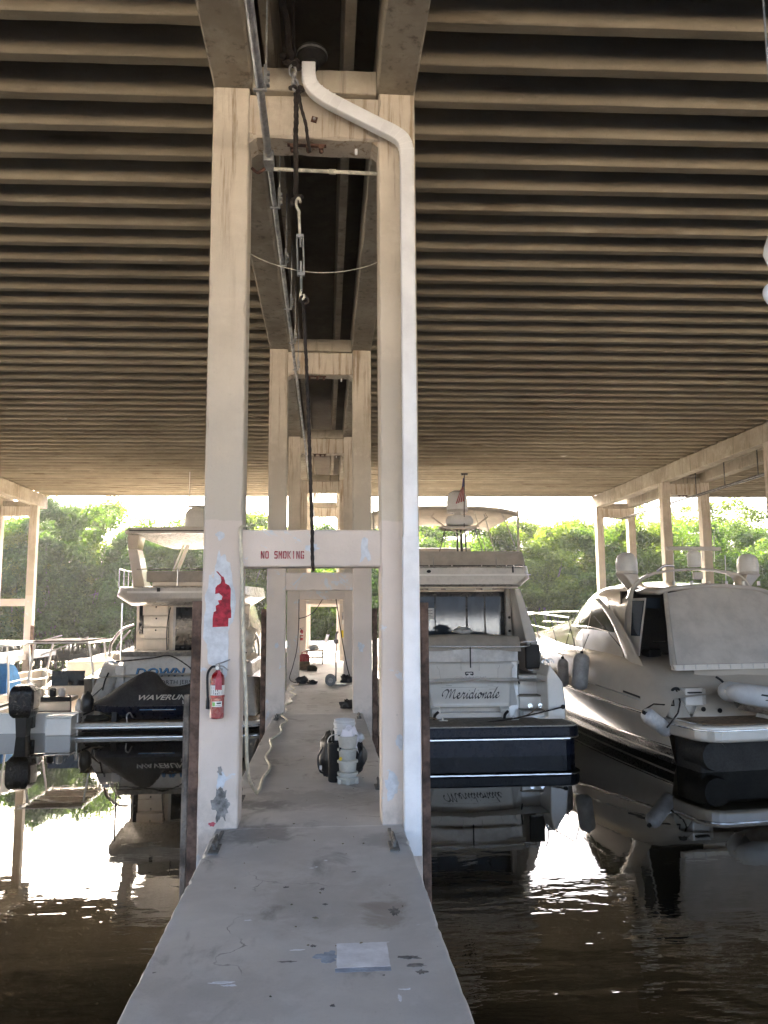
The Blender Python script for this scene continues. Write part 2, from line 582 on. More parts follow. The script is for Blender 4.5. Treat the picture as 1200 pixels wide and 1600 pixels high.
M = dict(
    pier=pier_paint('pier_paint'),
    beam=concrete('beam_concrete', (0.42, 0.37, 0.29), (0.28, 0.24, 0.18), (0.52, 0.47, 0.38), (0.12, 0.10, 0.075), 0.7),
    slab=concrete('shade_dark_concrete', (0.15, 0.125, 0.095), (0.09, 0.075, 0.055), (0.20, 0.17, 0.13), (0.07, 0.06, 0.05), 0.5),  # colour darkened to deepen the shade up in the joist troughs
    girder=girder_mat('girder_concrete'),
    deck=deck_mat('deck_concrete'),
    water=water_mat('harbour_water'),
    apron=concrete('quay_concrete', (0.58, 0.52, 0.42), (0.52, 0.46, 0.37), (0.62, 0.56, 0.46), (0.46, 0.40, 0.32), 0.3),
    mud=simple('mud', (0.035, 0.03, 0.02), 0.9, var=.4, scale=1.0, bump=.6, bscale=8),
    bark=simple('bark', (0.17, 0.15, 0.10), 0.9, var=.35, scale=5, bump=.5, bscale=20),
    pvc=simple('white_aluminium_pipe', (0.80, 0.805, 0.81), 0.42, var=.08, scale=2, bump=.03, bscale=5),
    rubber=simple('black_rubber', (0.018, 0.017, 0.017), 0.6, var=.3),
    rope_dark=simple('dark_rope', (0.03, 0.022, 0.018), 0.85, var=.3, scale=20, bump=.6, bscale=120),
    iron=simple('cleat_iron', (0.14, 0.135, 0.125), 0.65, metal=.4, var=.35, scale=14),
    galv=simple('galvanised_steel', (0.36, 0.365, 0.36), 0.5, metal=.6, var=.25, scale=8),
    conduit=simple('grey_conduit', (0.34, 0.34, 0.34), 0.5, metal=.35, var=.3, scale=6),
    rust=simple('rusty_steel', (0.12, 0.055, 0.035), 0.85, var=.5, scale=12, bump=.4, bscale=60),
    cream_metal=simple('cream_painted_steel', (0.62, 0.58, 0.48), 0.5, var=.25, scale=15),
    wood=simple('weathered_timber', (0.15, 0.095, 0.07), 0.85, var=.45, scale=6, bump=.5, bscale=30),
    wood_grey=simple('grey_timber', (0.17, 0.145, 0.12), 0.9, var=.4, scale=6, bump=.5, bscale=30),
    red=simple('red_enamel', (0.25, 0.005, 0.009), 0.3, var=.12, spec=.6, coat=.4),
    red_tag=simple('faded_red_tag', (0.42, 0.07, 0.09), 0.6, var=.15, scale=30),
    red_paint=simple('red_stencil_paint', (0.36, 0.022, 0.04), 0.8, var=.35, scale=25),
    white_label=simple('white_label', (0.72, 0.71, 0.68), 0.5, var=.08),
    ink=simple('black_ink', (0.015, 0.015, 0.02), 0.6, var=.1),
    blue_ink=simple('blue_vinyl', (0.03, 0.16, 0.34), 0.4, var=.1),
    green_ink=simple('green_print', (0.20, 0.5, 0.12), 0.5, var=.1),
    chalk=simple('primer_patch', (0.58, 0.61, 0.64), 0.85, var=.10, scale=14, bump=.2, bscale=30),
    bare=simple('bare_concrete', (0.22, 0.21, 0.195), 0.95, var=.45, scale=14, bump=.6, bscale=40),
    white_paint=simple('white_floor_paint', (0.74, 0.76, 0.80), 0.7, var=.10, scale=8, bump=.15, bscale=40),
    blue_paint=simple('blue_floor_paint', (0.30, 0.36, 0.45), 0.7, var=.2, scale=14),
    black_paint=simple('black_stain', (0.19, 0.18, 0.17), 0.85, var=.4, scale=14),
    hose=simple('cream_hose', (0.60, 0.56, 0.44), 0.5, var=.15, scale=14),
    gel=simple('white_gelcoat', (0.80, 0.775, 0.73), 0.18, var=.05, scale=1.5, spec=.6, coat=.5, rvar=.05),
    gel_warm=simple('cream_gelcoat', (0.70, 0.62, 0.51), 0.2, var=.08, scale=1.5, spec=.6, coat=.4, rvar=.05),
    gel_grey=simple('grey_gelcoat', (0.56, 0.53, 0.485), 0.3, var=.08, scale=1.5),
    hull_low=simple('grey_champagne_gelcoat', (0.52, 0.485, 0.43), 0.14, var=.05, scale=1.0, spec=.6, coat=.4, rvar=.04),
    hull_side=simple('champagne_gelcoat', (0.52, 0.475, 0.41), 0.12, var=.05, scale=1.0, spec=.7, coat=.6, rvar=.04),
    navy=simple('navy_gelcoat', (0.006, 0.009, 0.020), 0.3, var=.2, scale=1.5, spec=.25, rvar=.05),
    black_gloss=simple('black_gelcoat', (0.007, 0.007, 0.008), 0.3, var=.2, spec=.25, rvar=.08),
    black=simple('black_plastic', (0.012, 0.012, 0.013), 0.5, var=.25, spec=.3),
    chrome=simple('polished_steel', (0.78, 0.78, 0.78), 0.14, metal=1.0, var=.05, rvar=.06),
    dark_steel=simple('dark_steel_tube', (0.10, 0.095, 0.09), 0.35, metal=.6, var=.2),
    teak=simple('teak', (0.24, 0.165, 0.10), 0.65, var=.3, scale=10, bump=.2, bscale=50),
    teak_grey=simple('weathered_teak', (0.23, 0.205, 0.175), 0.75, var=.25, scale=10, bump=.2, bscale=50),
    canvas=simple('taupe_canvas', (0.43, 0.395, 0.345), 0.9, var=.10, scale=3, bump=.35, bscale=5),
    canvas_grey=simple('grey_canvas', (0.50, 0.475, 0.44), 0.9, var=.09, scale=2, bump=.4, bscale=3.5),
    canvas_lite=simple('silver_cover', (0.66, 0.655, 0.645), 0.55, var=.12, scale=5, bump=.5, bscale=7),
    canvas_dark=simple('charcoal_cover', (0.022, 0.022, 0.024), 0.75, var=.25, scale=4, bump=.5, bscale=5),
    canvas_blue=simple('blue_canvas', (0.03, 0.17, 0.42), 0.8, var=.15, scale=4, bump=.5, bscale=6),
    bimini=simple('cream_bimini', (0.58, 0.52, 0.43), 0.9, var=.08, scale=3),
    glass=simple('tinted_glass', (0.006, 0.008, 0.011), 0.04, var=.1, spec=.35, ior=1.45, rvar=.02),
    glass_blue=simple('blue_mirror_glass', (0.065, 0.09, 0.125), 0.06, metal=.6, var=.08, spec=1.0, rvar=.02),
    glass_cabin=simple('smoked_green_glass', (0.04, 0.046, 0.028), 0.1, var=.1, spec=.06, ior=1.45, rvar=.02),
    dark_in=simple('shade_and_exhaust_black', (0.012, 0.011, 0.01), 0.7, var=.4),  # near-black for painted shade in the cruiser, also its black exhausts
    pvc_grey=simple('grey_fender_vinyl', (0.36, 0.35, 0.34), 0.6, var=.15, scale=5),
    fender=simple('white_fender_vinyl', (0.58, 0.57, 0.56), 0.5, var=.15, scale=5),
    hypalon=simple('grey_hypalon', (0.60, 0.61, 0.62), 0.5, var=.06),
    dome=simple('white_dome', (0.74, 0.74, 0.72), 0.35, var=.05),
    bucket=simple('translucent_plastic', (0.44, 0.45, 0.42), 0.4, var=.12, scale=8),
    bucket_white=simple('white_plastic', (0.60, 0.61, 0.62), 0.4, var=.06),
    bag=simple('black_bag', (0.014, 0.014, 0.015), 0.4, var=.3, bump=.6, bscale=14),
    paper=simple('white_paper', (0.76, 0.76, 0.82), 0.8, var=.04),
    yellow=simple('yellow_print', (0.75, 0.55, 0.03), 0.6, var=.1),
    crate=simple('brown_crate', (0.16, 0.11, 0.07), 0.8, var=.3),
    tyre=simple('grey_tyre', (0.15, 0.16, 0.165), 0.75, var=.2),
    seat_red=simple('magenta_cloth', (0.22, 0.02, 0.07), 0.9, var=.3),
    flag_red=simple('flag_red', (0.40, 0.06, 0.07), 0.8, var=.15),
    flag_white=simple('flag_white', (0.62, 0.58, 0.56), 0.8, var=.1),
    flag_blue=simple('flag_blue', (0.05, 0.06, 0.16), 0.8, var=.1),
    clear_vinyl=simple('clear_vinyl', (0.62, 0.58, 0.50), 0.25, var=.2, spec=.8),
)
LEAF = [leaf_mat('leaf_a', (0.014, 0.030, 0.004), (0.115, 0.175, 0.024), (0.20, 0.36, 0.024)),
        leaf_mat('leaf_b', (0.020, 0.036, 0.004), (0.135, 0.185, 0.022), (0.26, 0.38, 0.022)),
        leaf_mat('leaf_c', (0.012, 0.028, 0.005), (0.090, 0.150, 0.026), (0.15, 0.30, 0.024))]

# ------------------------------------------------------------------ setting: water, far bank
def sheet(name, x0, x1, y0, y1, z, mat, nx=1, ny=1, amp=0.0):
    b = MB()
    vs, fs = [], []
    for j in range(ny + 1):
        for i in range(nx + 1):
            x = x0 + (x1 - x0) * i / nx
            y = y0 + (y1 - y0) * j / ny
            dz = amp * mnoise.noise(Vector((x * .11, y * .11, 3.3))) * 2
            vs.append((x, y, z + dz))
    for j in range(ny):
        for i in range(nx):
            a = j * (nx + 1) + i
            fs.append((a, a + 1, a + nx + 2, a + nx + 1))
    b.add(vs, fs)
    return b.build(name, mat, smooth=60, fix=False)

water = sheet('water', -260, 260, -160, 200, WATER_Z, M['water'])
tag(water, 'dark calm marina water mirroring the boats and the underside of the bridge', kind='structure')
# the mangrove bank: a low shelf with a sloping muddy lip
bk = MB()
secs = []
for i in range(61):
    x = -245 + 8.17 * i
    w = 1.2 * mnoise.noise(Vector((x * .13, 0, 0)))
    secs.append([(x, 57 + w, -2.6), (x, 57.6 + w, -1.55), (x, 59 + w, -1.25), (x, 70, -1.0), (x, 150, -0.8)])
bk.loft(secs)
bank = bk.build('far_bank', M['mud'], smooth=60, fix=False)
tag(bank, 'dark muddy mangrove shore across the water', kind='structure')

# the sunlit concrete quay at the near end of the marina, behind the viewer
qy = MB().box(-240, 240, -150, -18, -3.0, -.12).build('quay', M['apron'], None)
tag(qy, 'broad pale concrete quay at the near end of the marina', kind='structure')

# ------------------------------------------------------------------ bridge
Y1, DY = 6.4066, 6.8774
YB0, YB1 = -8.0, 34.8
HG = 6.70                  # underside of the girders
PITCH = 0.536
bridge = empty('bridge', (0, 0, 0), 0, 'concrete road bridge overhead with closely spaced joists and paired cap beams', 'bridge')
SK = -math.tan(R(1.3))      # the joists run slightly askew to the piers
def skew(mb):
    mb.v = [(v[0], v[1] + SK * v[0], v[2]) for v in mb.v]
    return mb
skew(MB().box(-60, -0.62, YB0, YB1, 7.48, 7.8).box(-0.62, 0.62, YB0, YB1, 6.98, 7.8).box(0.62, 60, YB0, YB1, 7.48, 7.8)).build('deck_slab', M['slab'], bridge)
par = MB()
par.box(-60, 60, YB1 - 0.25, YB1 - 0.002, 7.802, 8.25)
par.box(-60, 60, YB0 + 0.002, YB0 + 0.25, 7.802, 8.25)
skew(par).build('parapet', M['beam'], bridge, bevel=.02)

def girder_mesh(length, seed):
    """tapered joist with a worn lower edge, built along x from 0; local z 0 is its underside"""
    r = random.Random(seed)
    n = int(length / 0.22)
    secs = []
    for i in range(n + 1):
        x = length * i / n
        j = lambda a=.004: r.uniform(-a, a)
        chip = .012 if r.random() < .05 else 0
        secs.append([(x, -.125, .80), (x, -.078 + j(.002), .06), (x, -.066 + j(), .012 + chip + j(.002)), (x, -.054 + j(), 0 + j(.002)),
                     (x, .054 + j(), 0 + j(.002)), (x, .066 + j(), .014), (x, .078, .06), (x, .125, .80)])
    return MB().loft(secs, True, True).mesh('girder', M['girder'], smooth=25)
SPAN = 2 * 0 + 12.87 - 2 * 0.86
gm = [girder_mesh(12.87 - 2 * 0.74, s) for s in range(5)]
k0 = 0
NG = int((YB1 - 0.12 - YB0) / PITCH)
gi = 0
hidden_near = MB()
for k in range(NG):
    y = YB1 - 0.10 - PITCH * k
    for bay, x0 in (('l', -12.87 + 0.74), ('r', 0.74), ('rr', 12.87 + 0.74), ('ll', -2 * 12.87 + 0.74)):
        seen = y > 4.8 and (bay in 'lr' or (bay == 'rr' and y > 17) or (bay == 'll' and y > 27.5))
        if not seen:
            x1 = x0 + 12.87 - 1.48
            y0_, y1_ = y + SK * x0, y + SK * x1
            hidden_near.hexa([(x0, y0_ - .06, HG), (x1, y1_ - .06, HG), (x1, y1_ + .06, HG), (x0, y0_ + .06, HG)],
                             [(x0, y0_ - .105, HG + .78), (x1, y1_ - .105, HG + .78), (x1, y1_ + .105, HG + .78), (x0, y0_ + .105, HG + .78)])
            continue
        o = bpy.data.objects.new('girder', gm[(gi * 7 + k) % 5])
        gi += 1
        link(o, bridge)
        o.location = (x0 + random.uniform(-.01, .01), y + SK * x0 + random.uniform(-.008, .008), HG + random.uniform(-.006, .006))
        o.rotation_euler = (random.uniform(-.012, .012), random.uniform(-.0006, .0006), R(-1.3) + random.uniform(-.0008, .0008))
hn = hidden_near.build('girder_row', M['girder'], bridge)
hn['kind'] = 'stuff'
# cap beams along the piers, and the webs in the gap between them
PX = (-12.87, 0.0, 12.87)
for ip, px in enumerate(PX):
    for s in (-1, 1):
        x0, x1 = (px - .87, px - .53) if s < 0 else (px + .54, px + .88)
        b = MB().rough('y', YB0 + .05, YB1 - .03 + SK * px, x0, x1, 6.150, 6.69, ch=.016, step=.25, jit=.003, seed=ip * 3 + s)
        b.build('cap_beam', M['beam'], bridge, smooth=25)
    for sx in (-.39, .30):
        b = MB()
        b.hexa([(px + sx - .045, YB0, 6.42), (px + sx + .045, YB0, 6.42), (px + sx + .045, YB1 - .4, 6.42), (px + sx - .045, YB1 - .4, 6.42)],
               [(px + sx - .07, YB0, 7.0), (px + sx + .07, YB0, 7.0), (px + sx + .07, YB1 - .4, 7.0), (px + sx - .07, YB1 - .4, 7.0)])
        b.build('joint_web', M['beam'], bridge)
# ------------------------------------------------------------------ pier frames
def make_frame(name, px, Y, zl, label, group, seed, beams=True):
    f = empty(name, (px, Y, 0), 0, label, 'bridge pier', group)
    T = 0.30
    for s, (x0, x1) in ((-1, (-.867, -.558)), (1, (.558, .875))):
        MB().rough('z', -2.8, 6.145, x0, x1, 0, T, ch=.010, step=.09, jit=.0025, seed=seed + s).build('column', M['pier'], f, smooth=25)
    MB().rough('x', -.556, .556, .004, T - .004, 5.71, 6.10, ch=.012, step=.08, jit=.003, seed=seed + 5).build('upper_lintel', M['pier'], f, smooth=25)
    MB().rough('x', -.556, .556, .006, T - .006, zl, zl + .298, ch=.010, step=.07, jit=.003, seed=seed + 6).build('lower_lintel', M['pier'], f, smooth=25)
    # bearing block on the upper lintel, slightly proud of it, and the dark web above
    MB().rough('x', -.528, .535, -.05, T + .05, 6.104, 6.32, ch=.008, step=.08, jit=.003, seed=seed + 7).build('bearing_block', M['beam'], f, smooth=25)
    # short haunches in the opening corners
    b = MB()
    for s in (-1, 1):
        b.prism([(s * .5585, 5.7095), (s * .5585, 5.66), (s * .50, 5.7095)], .03, T - .03, 'y')
    b.build('haunch', M['pier'], f)
    # threaded stubs below the lintel
    b = MB()
    b.box(-.235, .105, .08, .115, 5.69, 5.705)
    for x in (-.19, -.05, .06):
        b.box(x - .02, x + .02, .06, .13, 5.655, 5.69)
        b.lathe([(.014, 5.63), (.014, 5.655)], (x, .095, 0), n=6)
    b.build('anchor_plate', M['rust'], f, bevel=.002)
    MB().box(.352, .376, .05, .062, 5.60, 5.655).lathe([(.004, -.004), (.004, .004)], (.364, .05, 5.63), 'y', 8).build('tag_bracket', M['white_label'], f)
    return f

FRAMES = []
labels = ['nearest concrete pier frame with NO SMOKING lintel and peeling beige paint',
          'second pier frame from the front, just behind the buckets',
          'third pier frame, with dark cords hanging down both its posts',
          'fourth pier frame, with a small red extinguisher on its left post',
          'farthest pier frame on the walkway, next to the sunlit end']
for i in range(5):
    FRAMES.append(make_frame('pier_frame', 0, Y1 + DY * i, (2.01, 2.0, 1.95, 1.90, 1.86)[i], labels[i], 'pier frames along the walkway', 10 + 10 * i))
fr_r4 = make_frame('pier_frame', 12.87, Y1 + DY * 3, 1.95, 'taller looking tan pier frame rising behind the grey cruiser radar arch', 'pier frames on the right', 71)
fr_r5 = make_frame('pier_frame', 12.87, Y1 + DY * 4, 1.95, 'tan pier frame at the far bridge corner left of the cruiser radar arch', 'pier frames on the right', 81)
fr_r3 = make_frame('pier_frame', 12.87, Y1 + DY * 2, 1.95, 'tan pier frame beside the right hand cruiser at the picture edge', 'pier frames on the right', 91)
fr_l5 = make_frame('pier_frame', -12.87, Y1 + DY * 4, 1.95, 'tan pier frame at the far left bridge corner behind the skiffs', 'pier frames on the left', 101)

# painted marks on the nearest frame (flat paint)
def paint(parent, name, poly, y, mat, t=.0012):
    return MB().prism(poly, y, y - t, 'y').build(name, mat, parent)
F1 = FRAMES[0]
yF = -.0035
STEN = {  # stencil letters as strips on a 5 x 7 grid, gaps are the bridges of the stencil
 'N': [[(0, 0), (1.2, 0), (1.2, 7), (0, 7)], [(1.4, 7), (1.4, 4.6), (3.6, 0), (3.6, 2.4)], [(3.8, 0), (5, 0), (5, 7), (3.8, 7)]],
 'O': [[(0, 1), (.8, 0), (2.2, 0), (2.2, 1.1), (1.3, 1.5), (1.3, 5.5), (2.2, 5.9), (2.2, 7), (.8, 7), (0, 6)],
       [(5, 1), (4.2, 0), (2.8, 0), (2.8, 1.1), (3.7, 1.5), (3.7, 5.5), (2.8, 5.9), (2.8, 7), (4.2, 7), (5, 6)]],
 'S': [[(0, .2), (4, 0), (5, .9), (5, 3.2), (4, 4), (3.8, 4), (3.8, 1.2), (0, 1.2)], [(5, 6.8), (1, 7), (0, 6.1), (0, 3.9), (1, 3.1), (3.5, 3.1), (3.5, 4.1), (1.2, 4.1), (1.2, 5.8), (5, 5.8)]],
 'M': [[(0, 0), (1.1, 0), (1.1, 7), (0, 7)], [(1.3, 7), (1.3, 4.5), (2.4, 2), (2.4, 4.2)], [(3.7, 7), (3.7, 4.5), (2.6, 2), (2.6, 4.2)], [(3.9, 0), (5, 0), (5, 7), (3.9, 7)]],
 'K': [[(0, 0), (1.2, 0), (1.2, 7), (0, 7)], [(1.5, 3.7), (3.7, 7), (5, 7), (2.6, 3.7)], [(1.5, 3.3), (3.7, 0), (5, 0), (2.6, 3.3)]],
 'I': [[(1.8, 0), (3.2, 0), (3.2, 3.3), (1.8, 3.3)], [(1.8, 3.6), (3.2, 3.6), (3.2, 7), (1.8, 7)]],
 'G': [[(0, 1), (.8, 0), (2.2, 0), (2.2, 1.1), (1.3, 1.5), (1.3, 5.5), (2.2, 5.9), (2.2, 7), (.8, 7), (0, 6)],
       [(2.8, 0), (5, 0), (5, 3.6), (2.8, 3.6), (2.8, 2.6), (3.8, 2.6), (3.8, 1.1), (2.8, 1.1)], [(2.8, 7), (2.8, 5.9), (3.8, 5.6), (5, 5.2), (5, 6), (4.2, 7)]]}
def stencil_text(parent, txt, x0, x1, zc, hgt, y, mat):
    cells = len(txt) - .25
    step = (x1 - x0) / cells
    b = MB()
    for i, ch in enumerate(txt):
        for poly in STEN.get(ch, []):
            b.prism([(x0 + i * step + p[0] / 5 * step * .76 + random.uniform(-.0008, .0008), zc + (p[1] / 7 - .5) * hgt) for p in poly], y, y - .0012, 'y')
    return b.build('lettering', mat, parent)
stencil_text(F1, 'NO SMOKING', -.407, -.062, 2.105, .062, yF + .004, M['red_paint'])
stencil_text(FRAMES[3], 'NO SMOKING', -.02, .30, 2.06, .06, yF + .004, M['red_paint'])
# touched-up primer patches and a bare spot
paint(F1, 'primer_patch', blob(-.725, 1.62, .112, .46, 60, .34, 3), yF, M['chalk'])
paint(F1, 'primer_patch', blob(-.73, 2.26, .035, .030, 30, .4, 8), yF, M['chalk'])
paint(F1, 'primer_patch', [(.385, 2.04), (.40, 2.10), (.395, 2.17), (.405, 2.235), (.425, 2.25), (.455, 2.235), (.452, 2.16), (.475, 2.10), (.478, 2.065), (.458, 2.05), (.44, 2.085), (.43, 2.09), (.41, 2.055)], yF + .006, M['chalk'])
paint(F1, 'primer_patch', blob(.635, .28, .05, .10, 40, .4, 12), yF, M['chalk'])
paint(F1, 'primer_patch', blob(.70, .62, .03, .05, 30, .4, 17), yF, M['chalk'])
paint(F1, 'primer_patch', blob(-.69, .36, .03, .07, 40, .5, 19), yF, M['chalk'])
paint(F1, 'bare_patch', blob(-.685, .175, .068, .12, 70, .5, 5, 2.4), yF - .0005, M['bare'])
paint(F1, 'bare_patch', blob(-.70, .43, .018, .03, 30, .5, 25), yF - .0005, M['bare'])
paint(F1, 'red_smear', blob(-.752, .035, .028, .016, 30, .4, 9), yF, M['red_tag'])
paint(F1, 'primer_patch', blob(.0, 2.165, .05, .03, 30, .5, 35), yF + .006, M['chalk'])
for i, (sx, sz, rx, rz) in enumerate(((-.70, 1.1, .03, .05), (.70, 1.06, .045, .07), (.66, 1.1, .02, .05))):
    paint(FRAMES[1], 'primer_patch', blob(sx, sz, rx, rz, 30, .4, 40 + i), yF, M['chalk'])
# red stencil of an extinguisher
ex = [(-.778, 1.533), (-.656, 1.537), (-.655, 1.600), (-.634, 1.605), (-.634, 1.66), (-.641, 1.70), (-.641, 1.835), (-.655, 1.862), (-.685, 1.878),
      (-.69, 1.905), (-.70, 1.93), (-.712, 1.934), (-.745, 1.972), (-.760, 1.974), (-.722, 1.93), (-.717, 1.90), (-.722, 1.878), (-.75, 1.86), (-.762, 1.842), (-.763, 1.792), (-.735, 1.80),
      (-.705, 1.775), (-.712, 1.748), (-.74, 1.742), (-.730, 1.715), (-.757, 1.70), (-.754, 1.66), (-.772, 1.652), (-.779, 1.60)]
paint(F1, 'extinguisher_stencil', ex, yF - .0015, M['red_paint'])
# rusty square plate with its nut
b = MB().add([], [])
b.prism([(0 + .036 * math.cos(R(a)), 5.876 + .036 * math.sin(R(a))) for a in (30, 120, 210, 300)], -.002, -.012, 'y')
b.build('wall_plate', M['rust'], F1)
MB().lathe([(.012, -.03), (.012, -.012)], (0, 0, 5.876), 'y', 6).build('nut', M['galv'], F1)
MB().lathe([(.007, -.035), (.012, -.03), (.012, -.001)], (.745, 0, 0.985), 'y', 8).build('bolt', M['rust'], F1)

# ------------------------------------------------------------------ walkway slabs
walk = empty('walkway', (0, 0, 0), 0, 'long grey concrete walkway running through the pier frames', kind='structure')
XL, XR = -.728, .722
def slab(y0, y1, seed, parent, px=0, mat='deck'):
    r = random.Random(seed)
    n = max(3, int((y1 - y0) / .06))
    secs = []
    for i in range(n + 1):
        y = y0 + (y1 - y0) * i / n
        def e(): return r.uniform(-.003, .003) + 0.008 * mnoise.noise(Vector((y * 1.3, seed, 0))) + (r.random() < .05) * r.uniform(.004, .014)
        l, q = e(), e()
        secs.append([(px + XL + l, y, -.24), (px + XL + l, y, -.016), (px + XL + .012 + l * 1.3, y, 0), (px + XR - .012 - q * 1.3, y, 0), (px + XR - q, y, -.016), (px + XR - q, y, -.24)])
    return MB().loft(secs, True, True).build('slab', M[mat], parent, smooth=30)
ys = [-6.0, Y1 - 0.02] + [Y1 - .02 + DY * i for i in range(1, 5)] + [37.5]
for i in range(len(ys) - 1):
    slab(ys[i] + .004, ys[i + 1] - .004, i, walk)
# landing at the sunlit end and the side pier walkways
MB().box(-2.2, 2.2, 37.5, 46, -.24, -.004).build('end_landing', M['deck'], walk, bevel=.01)
sw = empty('walkway', (0, 0, 0), 0, 'concrete walkway of the right hand pier behind the cruiser', kind='structure')
slab(18, 37.5, 31, sw, 12.87)
sw2 = empty('walkway', (0, 0, 0), 0, 'concrete walkway of the left hand pier beside the skiffs', kind='structure')
slab(25, 37.5, 32, sw2, -12.87)
# floor marks: white rectangle with a blue remnant, stains
paintz = lambda name, poly, mat, z=.0015: MB().prism(poly, 0.0, z, 'z').build(name, mat, walk)
wr = [(.165, 3.905)]
edge = []
for k in range(13): edge.append((.165 + .252 * k / 12, 3.932 + random.uniform(-.003, .003)))
for k in range(9): edge.append((.425 + random.uniform(-.002, .002), 3.932 + .268 * k / 8))
for k in range(13): edge.append((.44 - .262 * k / 12, 4.205 + random.uniform(-.002, .002)))
for k in range(9): edge.append((.174 + random.uniform(-.004, .004), 4.2 - .268 * k / 8))
paintz('paint_patch', edge, M['white_paint'])
paintz('paint_patch', blob(.135, 4.06, .055, .055, 40, .55, 61), M['blue_paint'], .0012)
paintz('paint_patch', [(.165 + .26 * k / 10, 3.885 + random.uniform(-.004, .004)) for k in range(11)] + [(.425 - .26 * k / 10, 3.926) for k in range(11)], M['blue_paint'], .0010)
sb = MB()
for (x, y, rx, ry, s) in ((.52, 4.02, .05, .018, 1), (.545, 3.93, .045, .02, 2), (.56, 3.86, .022, .02, 3), (.06, 4.19, .014, .014, 4),
                          (-.06, 4.02, .04, .007, 6), (.115, 4.75, .014, .012, 7), (-.12, 5.05, .016, .012, 8), (.1, 5.0, .01, .02, 9), (.15, 3.58, .01, .01, 12), (.3, 5.3, .012, .008, 14), (.50, 4.6, .03, .06, 15)):
    sb.prism(blob(x, y, rx, ry, 26, .7, 70 + s, 2.2), 0, .0014 + s * .00002, 'z')
sb.build('floor_stain', M['black_paint'], walk)
cr = MB()
for (x, y, rx, ry, s) in ((-.34, 3.83, .055, .012, 1), (-.31, 3.80, .03, .008, 2), (-.02, 4.15, .03, .005, 3), (.03, 5.4, .012, .008, 4), (.12, 5.55, .01, .01, 5), (.06, 5.42, .008, .008, 6), (-.3, 4.55, .02, .006, 7), (.47, 3.7, .02, .006, 8), (.44, 3.62, .008, .03, 9)):
    cr.prism(blob(x, y, rx, ry, 22, .7, 90 + s, 2.2), 0, .0013, 'z')
cr.build('chalk_mark', M['white_paint'], walk)
# a few fallen leaves and crumbs
lf = MB()
for i in range(34):
    x, y = random.uniform(-.62, .64), random.uniform(3.6, 9.5)
    s = random.uniform(.004, .012) * (2.0 if i % 9 == 0 else 1)
    a = random.uniform(0, 6.28)
    c_, s_ = math.cos(a), math.sin(a)
    q = [(-s, 0, .002), (0, -s * .45, .005), (s, 0, .003), (0, s * .45, .006)]
    vs = [(x + p[0] * c_ - p[1] * s_, y + p[0] * s_ + p[1] * c_, p[2]) for p in q]
    lf.add(vs + [(v[0], v[1], .0005) for v in vs], [(0, 1, 2, 3), (7, 6, 5, 4), (0, 4, 5, 1), (1, 5, 6, 2), (2, 6, 7, 3), (3, 7, 4, 0)])
tag(lf.build('leaf_litter', M['bark']), 'scattered crumbs and dry leaf bits on the walkway', kind='stuff')

# dock cleats
def cleat(x, y, rz, label, bar=False):
    c = empty('dock_cleat', (x, y, 0), rz, label, 'cleat', 'metal cleats bolted along the walkway edges')
    MB().box(-.035, .035, -.11, .11, .0, .012).build('base_plate', M['iron'], c, bevel=.004)
    b = MB()
    for s in (-1, 1): b.lathe([(.014, .012), (.012, .055)], (0, s * .04, 0), n=10)
    b.build('post', M['iron'], c, smooth=40)
    MB().tube([(0, -.12, .068), (0, -.08, .062), (0, 0, .06), (0, .08, .062), (0, .12, .068)], .014, 10, scales=[.6, 1, 1, 1, .6]).build('horn', M['iron'], c, smooth=50)
    if bar:
        MB().box(-.012, .012, .12, .42, 0, .02).build('anchor_strip', M['iron'], c, bevel=.003)
    return c
cleat(-.655, 5.86, 0, 'cleat at the foot of the nearest left post', True)
cleat(.600, 5.82, 0, 'cleat at the foot of the white downpipe', True)
cleat(-.640, 7.38, 0, 'cleat on the left walkway edge beside the cream hose')
cleat(.615, 7.72, 0, 'cleat on the right walkway edge near the buckets')
cleat(-.652, 12.62, 0, 'cleat at the foot of the second frame left post', True)
cleat(.634, 12.66, 0, 'cleat at the foot of the second frame right post', True)

# timber rubbing piles outside the posts
def timber(x, y, z1, label, w=.09, boards=2, side=1):
    t = empty('timber_pile', (x, y, 0), 0, label, 'timber pile', 'timber fender piles beside the pier posts')
    b = MB().rough('z', -2.8, z1, -w / 2, w / 2, 0, .12, ch=.008, step=.16, jit=.004, seed=int(y * 10) + 3)
    b.build('pile', M['wood'], t, smooth=25)
    if boards > 1:
        MB().rough('z', -2.8, z1 - .75, -w / 2 - .052 * (1 if side < 0 else -w / .052 / 1), -w / 2 - .004 if side < 0 else w / 2 + .05, .02, .14, ch=.006, step=.16, jit=.004, seed=int(y * 10) + 9).build('plank', M['wood_grey'], t, smooth=25)
    return t
timber(-.925, 6.56, 1.74, 'brown timber pile against the nearest left post', .085, 2, -1)
timber(.935, 6.62, 1.72, 'brown timber pile just right of the white downpipe', .07, 1, 1)
timber(-.925, Y1 + DY + .15, 1.7, 'timber pile outside the second frame left post', .08, 1, -1)
timber(.935, Y1 + DY + .15, 1.7, 'timber pile outside the second frame right post', .08, 1, 1)
timber(-11.93, Y1 + DY * 4 - .15, 1.15, 'short timber pile on the far left pier post', .12, 1, -1)

